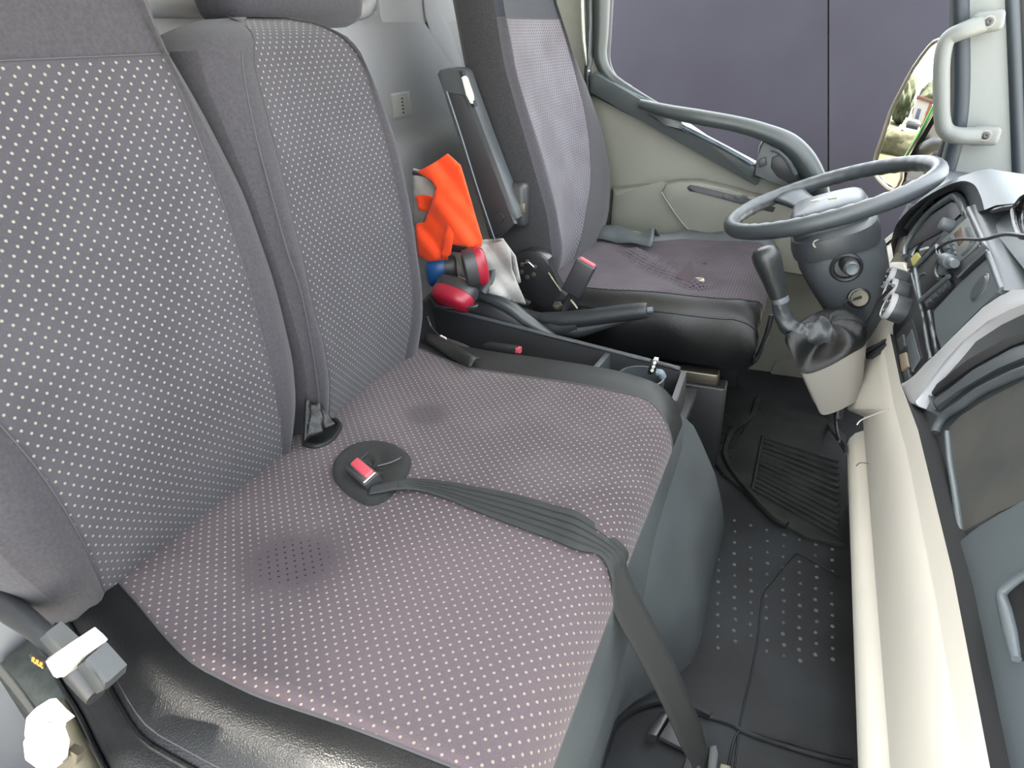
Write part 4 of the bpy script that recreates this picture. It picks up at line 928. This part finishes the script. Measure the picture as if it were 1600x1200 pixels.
# ================================================================ steering column and wheel
WC = V(.047, 1.575, .620); WN = V(-math.sin(.33), 0, math.cos(.33)); WX = V(math.cos(.33), 0, math.sin(.33)); WYv = V(0, 1, 0)
sw = empty('steering_wheel', WC, 'black two-spoke steering wheel with grey hub pad', 'steering wheel')
RW, RT = .205, .0155
vs_, fs = [], []; n1_, n2_ = 120, 14
for i in range(n1_):
    a = 2*math.pi*i/n1_; dv = WX*math.cos(a) + WYv*math.sin(a)
    for k in range(n2_):
        b_ = 2*math.pi*k/n2_; rr = RT
        if math.cos(b_) < -.2: rr *= 1 + .06*math.sin(a*40)      # finger grips on the inside
        vs_.append(WC + dv*(RW + rr*math.cos(b_)) + WN*rr*1.12*math.sin(b_))
for i in range(n1_):
    for k in range(n2_): fs.append((i*n2_+k, i*n2_+(k+1) % n2_, ((i+1) % n1_)*n2_+(k+1) % n2_, ((i+1) % n1_)*n2_+k))
mk('rim', vs_, fs, mat('wheel_rubber', '#3a3f42', .38, bump=.2, bscale=600), sw, 70)
HC = WC - WN*.028
def wpt(u, v, h): return WC + WX*u + WYv*v + WN*h
mslab = mat('hub_grey', '#3a4044', .42, bump=.15, bscale=700)
pad = [(-.068, -.075), (-.074, -.045), (-.076, 0), (-.074, .045), (-.068, .075), (-.03, .088), (.03, .084), (.062, .066), (.070, .03), (.072, 0), (.070, -.03), (.062, -.066), (.03, -.084), (-.03, -.088)]
padc = catmull([V(u, v, 0) for u, v in pad], 4, True); rows = []
for s, h in ((1.02, -.070), (1.06, -.045), (1.04, -.022), (.97, -.010), (.86, -.005), (.6, -.001), (.3, 0), (.01, .0005)):
    rows.append([wpt(p.x*s, p.y*s, h) for p in padc] + [wpt(padc[0].x*s, padc[0].y*s, h)])
hub = grid('hub_pad', rows, mslab, sw, smooth=60)
tube('pad_groove', [wpt(-.045, -.088, -.008), wpt(-.045, -.05, -.0035), wpt(-.047, 0, -.0025), wpt(-.045, .05, -.0035), wpt(-.045, .088, -.008)], .0012, M['dgrey'], hub, 4)
for v in (-.05, .05): tube('pad_groove', [wpt(-.045, v, -.003), wpt(.0, v*1.05, -.003), wpt(.04, v*1.0, -.005)], .0010, M['dgrey'], hub, 4)
# emblem: three thin diamonds meeting at the centre
ez = .0022
for k in range(3):
    a = math.radians(180 + 120*k); dx, dy = math.cos(a), math.sin(a); px_, py_ = -dy, dx
    L0, W0 = .035, .009
    prism('emblem_diamond', [wpt(0, 0, ez), wpt(dx*L0*.5+px_*W0, dy*L0*.5+py_*W0, ez), wpt(dx*L0, dy*L0, ez), wpt(dx*L0*.5-px_*W0, dy*L0*.5-py_*W0, ez)], -WN, .003, mat('emblem_gold%d' % k, '#d8d8b0', .3, metal=.3), hub, .0006)
for a_ in (118, 242):
    a = math.radians(a_); d = V(math.cos(a), math.sin(a), 0)
    P = []
    for i in range(7):
        t = i/6; r_ = .066 + (.196-.066)*t; wd_ = .034 - .010*math.sin(math.pi*t) + .006*t; h = -.030 + .026*t**1.3
        pd = V(-d.y, d.x, 0)
        P.append([wpt(d.x*r_+pd.x*wd_*s, d.y*r_+pd.y*wd_*s, h + .006*(1-s*s)) for s in (-1, -.7, -.3, 0, .3, .7, 1)])
    grid('spoke', P, mslab, sw, thick=.012, smooth=60)
colm = empty('steering_column', WC - WN*.2, 'dark grey steering column shroud below the wheel with ignition lock', 'steering column')
def ringW(h, ru, rv, du=0, dv=0, n=36):
    o = []
    for k in range(n+1):
        a = 2*math.pi*k/n; ca, sa = math.cos(a), math.sin(a); q = 2.8; rr = (abs(ca)**q+abs(sa)**q)**(-1/q)
        o.append(wpt(du + ru*ca*rr, dv + rv*sa*rr, h))
    return o
up_ = grid('upper_shroud', [ringW(*a) for a in ((-.05, .03, .06), (-.052, .074, .105), (-.062, .086, .118), (-.085, .090, .120), (-.105, .088, .114), (-.108, .03, .05))], M['dgrey'], colm, smooth=40)
lathe('shroud_screw', [(.009, .002), (.009, -.003), (.006, -.004), (.001, -.001)], wpt(-.030, -.112, -.066), (0, -1, .25), M['steel'], up_, 14)
lo_ = grid('lower_shroud', [ringW(*a) for a in ((-.100, .02, .05), (-.103, .082, .106), (-.130, .088, .110, .006), (-.18, .082, .104, .012), (-.23, .070, .095, .016), (-.28, .058, .080, .020), (-.33, .050, .062, .022), (-.36, .045, .055, .022))], mat('column_grey', '#454a4d', .48, bump=.12, bscale=700), colm, smooth=50)
ky = pl(1325, 414, WC + V(0, -.110, 0), V(0, 1, 0))
st = lathe('stalk_boot', [(.030, .01), (.032, -.002), (.028, -.006), (.024, -.004), (.022, .004)], pY(1322, 418, 1.462), (-.05, 1, .1), M['blk'], colm, 26, caps=False)
lathe('stalk', [(.016, .02), (.017, -.02), (.0155, -.05), (.012, -.052)], pY(1324, 412, 1.462), (-.12, 1, -.12), M['blk'], colm, 20)
lathe('stalk_button', [(.0135, -.050), (.0135, -.056), (.0115, -.059), (.009, -.057), (.002, -.057)], pY(1324, 412, 1.462), (-.12, 1, -.12), M['slate'], colm, 22)
ig = lathe('ignition_lock', [(.021, .02), (.023, -.004), (.021, -.010), (.018, -.011), (.002, -.009)], pY(1341, 465, 1.475), (-.1, 1, -.25), M['blk_gloss'], colm, 24)
lathe('lock_ring', [(.0185, -.009), (.0185, -.014), (.0165, -.016), (.002, -.015)], pY(1341, 465, 1.475), (-.1, 1, -.25), M['steel'], ig, 24)
rbox('key_slot', pY(1340, 466, 1.457), (.016, .004, .005), M['pit'], ig, .001, basis((1, 0, .5), (0, 0, 1)))
tube('key_wire', [pY(1334, 470, 1.452), pY(1327, 468, 1.445), pY(1320, 473, 1.445), pY(1318, 478, 1.45)], .0014, M['chrome'], ig, 5)

# ================================================================ gear lever
GY = 1.33
gr = empty('gear_lever', pY(1290, 560, GY), 'black leather gear lever with gaiter on its beige tower', 'gear lever')
gaxis = (pY(1196, 396, GY) - pY(1220, 468, GY)).normalized()
gb_ = pY(1218, 464, GY)
lathe('knob', [(.014, 0), (.0185, .002), (.0195, .012), (.022, .04), (.0255, .068), (.0270, .086), (.0255, .098), (.020, .106), (.010, .1095), (.001, .110)], gb_, gaxis, mat('knob_leather', '#26292a', .28, bump=.3, bscale=520), gr, 26)
lathe('knob_collar', [(.015, 0), (.0165, -.004), (.016, -.012), (.014, -.014)], gb_, gaxis, M['slate'], gr, 20)
# wrinkled gaiter
path = catmull([pY(1219, 472, GY), pY(1222, 490, GY), pY(1232, 508, GY-.003), pY(1248, 520, GY-.003), pY(1268, 522, GY), pY(1288, 520, GY+.01)], 6)
rad = [.015, .0165, .018, .020, .025, .034]
vs_, fs = [], []; n = 24; pu = None
for i, p in enumerate(path):
    t = (path[min(i+1, len(path)-1)] - path[max(i-1, 0)]).normalized()
    u_ = frame_of(t)[0] if pu is None else (pu - t*pu.dot(t)).normalized(); v_ = t.cross(u_); pu = u_
    r0 = interp(i/(len(path)-1)*5, [0, 1, 2, 3, 4, 5], rad)
    for k in range(n):
        a = 2*math.pi*k/n; rr = r0*(1 + .10*math.sin(i*1.15 + math.sin(a*2))*(i/len(path)) + .06*math.sin(a*5+i*.6))
        vs_.append(p + u_*math.cos(a)*rr + v_*math.sin(a)*rr)
for i in range(len(path)-1):
    for k in range(n): fs.append((i*n+k, i*n+(k+1) % n, (i+1)*n+(k+1) % n, (i+1)*n+k))
mk('gaiter', vs_, fs, mat('gaiter_leather', '#34383a', .32, bump=.35, bscale=420), gr, 70)
P = []   # gaiter skirt draped over the tower
ctr_ = pY(1292, 514, GY+.02)
rim_ = [pY(*p, yy) for p, yy in (((1228, 522), GY-.03), ((1240, 548), GY-.05), ((1256, 576), GY-.05), ((1290, 568), GY-.05), ((1330, 546), GY-.04), ((1352, 532), GY-.0), ((1356, 512), GY+.04), ((1340, 494), GY+.06), ((1308, 480), GY+.07), ((1272, 490), GY+.06), ((1245, 506), GY+.03))]
rc_ = catmull(rim_, 4, True)
for s, h in ((.1, .012), (.35, .012), (.55, .010), (.75, .008), (.9, .004), (1.0, 0), (1.01, -.01)):
    P.append([ctr_.lerp(p, s) + V(0, 0, h + .005*math.sin(i*.95+s*6)*math.sin(math.pi*min(1, s))) for i, p in enumerate(rc_)] + [ctr_.lerp(rc_[0], s) + V(0, 0, h)])
grid('gaiter_skirt', P, M['vinyl'], gr, smooth=70)
lowr_ = [pY(1308 + (px_-1292)*.62, 612 + (py_-520)*.55, GY + .02 + dy_*.8) for (px_, py_), dy_ in zip(((1228, 522), (1240, 548), (1256, 576), (1290, 568), (1330, 546), (1352, 532), (1356, 512), (1340, 494), (1308, 480), (1272, 490), (1245, 506)), (-.03, -.05, -.05, -.05, -.04, 0, .04, .06, .07, .06, .03))]
low_ = catmull(lowr_, 4, True); low_ = low_ + [low_[0]]
rows = []
for i in range(9):
    t = i/8; row = []
    for jj, p in enumerate(rc_ + [rc_[0]]):
        q = ctr_.lerp(p, 1.0 - .02*t); low = low_[jj]
        row.append(q.lerp(low, t**1.1) + V(0, 0, -.008))
    rows.append(row)
grid('tower', rows, mat('tower_beige', '#8f8c85', .55, bump=.1, bscale=700), gr, smooth=70)

# ================================================================ pillar handle, mirror, leads
gh = empty('grab_handle', pY(1545, 210, 1.92), 'pale grey grab handle screwed to the windscreen pillar', 'handle')
HYy = 1.885
tube('grip', [pY(1552, 34, 1.925), pY(1535, 38, 1.905), pY(1505, 48, HYy), pY(1482, 60, HYy), pY(1474, 80, HYy), pY(1471, 110, HYy), pY(1471, 150, HYy), pY(1472, 184, HYy), pY(1478, 204, HYy), pY(1496, 212, HYy), pY(1530, 212, 1.905), pY(1548, 211, 1.925)], [.017, .020, .018, .017, .017, .017, .017, .017, .018, .019, .020, .016], mat('handle_grey', '#5f6360', .5, bump=.15, bscale=700), gh, 14, flat=(1, 1, V(0, 1, 0)))
for (x, y) in ((1545, 34), (1540, 212)):
    rbox('end_pad', pY(x-2, y, 1.905), (.062, .03, .044), bpy.data.materials['handle_grey'], gh, .012, basis((1, 0, .12 if y < 100 else .0), (0, 0, 1)))
    lathe('screw_cup', [(.0125, 0), (.0115, -.003), (.010, -.002), (.001, -.001)], pY(x, y, 1.889), (0, 1, 0), M['beige_dk'], gh, 18)
    lathe('screw', [(.0085, 0), (.0085, -.003), (.004, -.0045), (.001, -.003)], pY(x, y, 1.887), (0, 1, 0), M['blk'], gh, 12)

mr_ = empty('door_mirror', pY(1420, 230, 2.3), 'tall door mirror outside the driver window', 'mirror')
MC = pY(1425, 180, 2.3); MN = V(-.90, -.43, .075).normalized()
def pM(x, y, off=0): return pl(x, y, MC + MN*off, MN)
gpoly = [(1360, 257), (1366, 238), (1376, 215), (1390, 176), (1405, 146), (1424, 108), (1445, 76), (1458, 66), (1480, 66), (1492, 74), (1492, 84), (1484, 106), (1466, 148), (1448, 186), (1424, 228), (1408, 254), (1404, 276), (1390, 294), (1374, 284), (1362, 270)]
gp_ = [pM(*p) for p in gpoly]
bd_ = [Vector(p) for p in gpoly]; ins_ = []
def in_poly(p, pg):
    c = False; j = len(pg)-1
    for i in range(len(pg)):
        if (pg[i][1] > p[1]) != (pg[j][1] > p[1]) and p[0] < (pg[j][0]-pg[i][0])*(p[1]-pg[i][1])/(pg[j][1]-pg[i][1])+pg[i][0]: c = not c
        j = i
    return c
for gx in range(1360, 1495, 6):
    for gy in range(62, 296, 6):
        if in_poly((gx, gy), gpoly): ins_.append(Vector((gx, gy)))
res_ = delaunay_2d_cdt(bd_ + ins_, [(i, (i+1) % len(bd_)) for i in range(len(bd_))], [tuple(range(len(bd_)))], 1, 1e-4)
gv_ = [pM(p[0], p[1]) for p in res_[0]]; gc_ = sum(gv_, V(0, 0, 0))/len(gv_)
mg_ = mk('mirror_glass', [p - MN*((p-gc_).length_squared/(2*1.3)) for p in gv_], [tuple(f) for f in res_[2]], M['mirror'], mr_, 80)
cM = sum(gp_, V(0, 0, 0))/len(gp_)
prism('mirror_housing', [cM + (p-cM)*1.06 - MN*.024 for p in gp_], -MN, .05, M['blk'], mr_, .004)
tube('green_edge', [pM(1484, 108, -.004), pM(1466, 150, .001), pM(1448, 188, .001), pM(1424, 230, -.002), pM(1408, 254, -.006)], .004, mat('green_edge', '#1c6a26', .4), mr_, 6)
tube('mirror_rim', [cM + (p-cM)*1.03 - MN*((p-cM).length_squared/2.6) for p in gp_], .006, M['steel'], mr_, 6, True, 2)
tube('mirror_arm', [pY(1440, 236, 2.30), pY(1460, 226, 2.20), pY(1480, 224, 2.08), pY(1496, 226, 2.0)], .022, M['blk'], mr_, 8)

cb = empty('power_lead', pS(1330, 660, -.03), 'thin black lead running from the heater knobs to a coil on the floor', 'cable')
tube('lead', [pX(1396, 446, .165), pX(1376, 468, .160), pX(1364, 490, .155), pX(1346, 520, .150), pX(1332, 552, .148), pX(1322, 586, .148), pX(1312, 618, .148), pX(1306, 650, .148), pX(1307, 672, .150), pX(1312, 690, .152)], .0034, M['cable'], cb, 8)
rbox('inline_switch', pX(1311, 640, .150), (.016, .028, .050), M['blk'], cb, .005, basis((1, 0, 0), (0, .45, 1)))
lathe('switch_dot', [(.005, 0), (.004, -.002), (.001, -.002)], pX(1313, 646, .141), (1, 0, 0), M['steel'], cb, 12)
for k in range(4):
    o_ = k*3
    tube('coil_loop', [pX(1302+k, 634, .150), pX(1292-k, 628+k, .150), pX(1281-k*.5, 632+o_, .150), pX(1277+o_, 646+k, .150), pX(1286+o_, 660+k*2, .150), pX(1302+k, 676+k*2, .152), pX(1316, 690+o_, .156), pX(1322, 700+o_, .16)], .0028, M['cable'], cb, 6)
pc = empty('charger_lead', pS(1482, 412, -.02), 'black charger plug with lead looping across the radio', 'cable')
tube('lead', [pS(*p, o) for p, o in (((1620, 372), -.05), ((1580, 366), -.05), ((1560, 368), -.035), ((1536, 374), -.025), ((1500, 374), -.022), ((1478, 380), -.020), ((1466, 388), -.018), ((1464, 396), -.018), ((1470, 402), -.018))], .0026, M['cable'], pc, 7)
a_, b_ = pS(1470, 402, -.022), pS(1492, 412, -.018)
tube('plug_body', [a_, a_.lerp(b_, .3), a_.lerp(b_, .32), a_.lerp(b_, .7), a_.lerp(b_, .72), b_], [.006, .008, .011, .011, .008, .007], M['slate'], pc, 12, sub=1)
tube('plug_socket', [pS(1484, 408, -.012), pS(1476, 416, -.010), pS(1472, 426, -.006)], [.010, .009, .007], M['slate'], pc, 10)
tube('hanging_lead', [pS(1470, 404, -.014), pS(1464, 414, -.012), pS(1463, 428, -.010), pS(1468, 436, -.008)], .004, M['cable'], pc, 7)
sg = empty('red_clip', pS(1545, 326, 0), 'small red plastic clip on top of the dash', 'clip')
rp = [pS(x, y, -.004) + V(.05, 0, .0) for x, y in ((1530, 322), (1538, 317), (1552, 318), (1562, 330), (1545, 332))]
prism('clip_body', rp, (.2, 0, -1), .012, M['red'], sg, .002)
tube('clip_arm', [pS(1550, 330, -.01), pS(1565, 326, -.012), pS(1590, 322, -.014), pS(1612, 318, -.015)], .0035, M['blk'], sg, 6)
gl_ = empty('sunglasses', pS(1595, 350, -.04), 'dark sunglasses resting at the edge of the dash top', 'sunglasses')
prism('lens', [pS(*p, -.045) for p in ((1583, 332), (1590, 318), (1602, 306), (1630, 300), (1640, 350), (1610, 370), (1592, 366))], DASHN, .006, M['glassy'], gl_, .002)
tube('lens_frame', [pS(*p, -.047) for p in ((1583, 332), (1590, 318), (1602, 306), (1630, 300), (1640, 350), (1610, 370), (1592, 366))], .003, M['blk_gloss'], gl_, 6, True)

# ================================================================ near corner: belt catch, webbing, step
nb2 = empty('seat_belt_catch', (-.62, .20, .2), 'dark belt stalk with white latch and grey button beside the near bench edge', 'belt catch')
cY = .215
tube('stalk', [pY(-30, 925, cY), pY(20, 955, cY), pY(60, 985, cY-.005), pY(90, 1015, cY-.01), pY(120, 1050, cY-.015), pY(150, 1088, cY-.02)], [.020, .020, .017, .016, .019, .015], M['blk'], nb2, 12, flat=(1, .6, V(0, 1, 0)))
def nq(*pts, Y=.18): return [pY(*p, Y) for p in pts]
prism('stalk_sleeve', nq((60, 998), (70, 990), (98, 1016), (84, 1026), Y=.185), (0, 1, 0), .015, mat('sleeve_grey', '#303335', .5), nb2, .002)
prism('white_latch', nq((66, 1034), (96, 1014), (110, 1026), (117, 1034), (100, 1058), (88, 1064), (80, 1058), Y=.165), (.2, 1, 0), .025, M['whitep'], nb2, .005)
prism('release_button', nq((116, 1042), (130, 1033), (146, 1050), (164, 1070), (162, 1082), (150, 1088), (136, 1072), Y=.17), (0, 1, 0), .02, mat('button_grey', '#333739', .5), nb2, .004)
prism('metal_tongue', nq((100, 1014), (108, 1010), (120, 1026), (116, 1034), Y=.172), (0, 1, 0), .004, M['steel'], nb2, .001)
prism('printed_tag', nq((44, 1024), (48, 1022), (70, 1034), (68, 1046), (52, 1038), Y=.19), (0, 1, 0), .003, M['blk'], nb2, .001)
for k, (x, y) in enumerate(((50, 1027), (56, 1031), (62, 1035))):
    tube('tag_letter', nq((x, y+6), (x+1, y), (x+4, y+2), (x+2, y+5), (x+5, y+9), Y=.188), .0007, M['orange_lbl'], nb2, 4, sub=2)
sb = empty('shoulder_belt', (-.6, .12, .2), 'grey shoulder belt webbing hanging across the lower left corner', 'seat belt')
ribbon('webbing', [pY(-60, 980, .14), pY(0, 1045, .14), pY(40, 1095, .14), pY(75, 1145, .14), pY(95, 1185, .145), pY(110, 1215, .15)], [pY(30, -12, .14) - pY(0, 0, .14)]*2 + [pY(24, -12, .14) - pY(0, 0, .14)]*4, M['web'], sb)
tg2 = empty('belt_tongue', pY(60, 1160, .13), 'white plastic belt tongue hanging at the lower left corner', 'belt tongue')
prism('tongue_plate', nq((36, 1122), (46, 1112), (56, 1111), (72, 1128), (86, 1140), (74, 1144), (72, 1156), (80, 1176), (78, 1200), (70, 1212), (34, 1186), (36, 1160), (33, 1148), Y=.115), (.3, 1, 0), .012, M['whitep'], tg2, .004)
prism('tongue_bracket', nq((84, 1148), (92, 1158), (104, 1172), (124, 1180), (118, 1196), (96, 1212), (82, 1208), Y=.13), (.1, 1, 0), .006, M['steel'], tg2, .002)
lathe('tongue_rivet', [(.006, 0), (.005, -.003), (.001, -.004)], pY(98, 1178, .128), (0, 1, 0), M['chrome'], tg2, 12)
# carpeted seat box and ribbed step below the bench edge
sbx = empty('seat_box', (-.6, .25, 0), 'carpeted seat box under the near end of the bench', 'seat box')
rbox('box_body', V(-.62, .33, .13), (.55, .20, .26), M['carpet'], sbx, .02)
tube('rubber_fold', [V(-.74, .225, .27), V(-.70, .20, .20), V(-.66, .19, .15), V(-.62, .20, .10)], [.012, .02, .02, .012], mat('dusty_rubber', '#6f6a58', .8, var=.2, vscale=30), sbx, 10)
stp = empty('entry_step', (-.45, .06, -.02), 'black ribbed step plate at the passenger door sill', 'step')
rbox('step_plate', V(-.40, .10, .015), (.9, .16, .03), M['blk'], stp, .006)
for k in range(5): rbox('step_rib', V(-.40, .045 + .027*k, .032), (.8, .009, .008), M['dgrey'], stp, .002)

# ================================================================ the yard behind the lorry (seen in the door mirror)
YD = V(-.845, .53, 0); YS = V(.53, .845, 0)
def yard(d, s_, z=-1.2): return V(.25, 2.3, 0) + YD*d + YS*s_ + V(0, 0, z)
RY_ = basis(YS, (0, 0, 1))
struct(rbox('lawn', yard(20, 2, -1.19), (60, 40, .02), mat('lawn_grass', '#33391c', .95, c2='#4a4428', var=.2, vscale=.8), None, 0, RY_))
struct(rbox('road', yard(17.5, 2, -1.175), (60, 5, .02), mat('road_grey', '#505154', .9, var=.08, vscale=2), None, 0, RY_))
def lumps(name, c, r, n, m, parent, sq=(1, 1, 1), seed=1):
    rnd = random.Random(seed); bm = bmesh.new(); bmesh.ops.create_icosphere(bm, subdivisions=4, radius=1)
    ph = [V(rnd.uniform(-3, 3), rnd.uniform(-3, 3), rnd.uniform(-3, 3)) for _ in range(5)]
    for v in bm.verts:
        k = 1 + sum(.10/(i*.6+1)*math.sin(v.co.dot(p)*(2.2+i*1.8)+i) for i, p in enumerate(ph))
        v.co = Vector(c) + RY_ @ V(v.co.x*r*sq[0]*k, v.co.y*r*sq[1]*k, v.co.z*r*sq[2]*k)
    return frombm(name, bm, m, parent, 80)
leaf = mat('leaves', '#27301a', .9, c2='#3b3d22', var=.3, vscale=2.5, bump=1, bscale=6)
leaf2 = mat('dry_leaves', '#3a301e', .9, c2='#373b20', var=.3, vscale=3, bump=1, bscale=7)
for k, s_ in enumerate((.4,)):
    h = empty('hedge', yard(11, s_), 'brown-green hedge reflected low in the door mirror', 'hedge')
    lumps('hedge_foliage', yard(11, s_, -.9), 1.0, 0, leaf2, h, (4.5, .8, .62), 20+k)
for k, (d, s_, r) in enumerate(((27, 2.6, 2.4), (32, -3.2, 2.8))):
    t_ = empty('tree', yard(d, s_), ('green tree beside the house, reflected near the top of the door mirror', 'taller green tree reflected behind the house in the door mirror')[k], 'tree', 'trees behind the yard')
    lumps('crown', yard(d, s_, .9+.3*k), r, 0, leaf, t_, (1, 1, .9), 40+k)
    tube('trunk', [yard(d, s_, -1.2), yard(d, s_+.1, .2), yard(d, s_, 1.0)], [.25, .2, .15], mat('bark%d' % k, '#4a3c2c', .9), t_, 8)
hs = empty('house', yard(24, -2.2), 'pale house with brick end reflected in the door mirror', 'house')
rbox('wall', yard(24, -2.2, .1), (3.6, 3, 2.6), mat('render_wall', '#857f76', .9), hs, .02, RY_)
rbox('brick_end', yard(22.45, -3.4, .1), (1.2, .1, 2.6), mat('brick_red', '#66392d', .9, var=.1, vscale=3), hs, .01, RY_)
rf = rbox('roof', yard(24, -2.2, 1.5), (4.0, 3.4, .25), mat('roof_tile', '#55332a', .9), hs, .03, RY_)
rbox('window', yard(22.46, -1.4, .3), (.7, .06, .8), M['bodyblue'], hs, .01, RY_)
cr = empty('parked_car', yard(16.5, -.6), 'small white parked car reflected in the door mirror', 'car')
wp = mat('car_white', '#a5a5a3', .3)
rbox('car_body', yard(16.5, -.6, -.75), (3.6, 1.6, .55), wp, cr, .15, RY_)
rbox('car_cabin', yard(16.5, -.8, -.30), (2.0, 1.4, .50), M['blk_gloss'], cr, .18, RY_)
rbox('car_roof', yard(16.5, -.8, -.03), (1.5, 1.2, .08), wp, cr, .03, RY_)
for dx in (-1.1, 1.1):
    for dy in (-.75, .75): lathe('wheel', [(.05, -.1), (.30, -.1), (.30, .1), (.05, .1)], yard(16.5+dy, -.6+dx, -.9), YD, M['blk'], cr, 18)
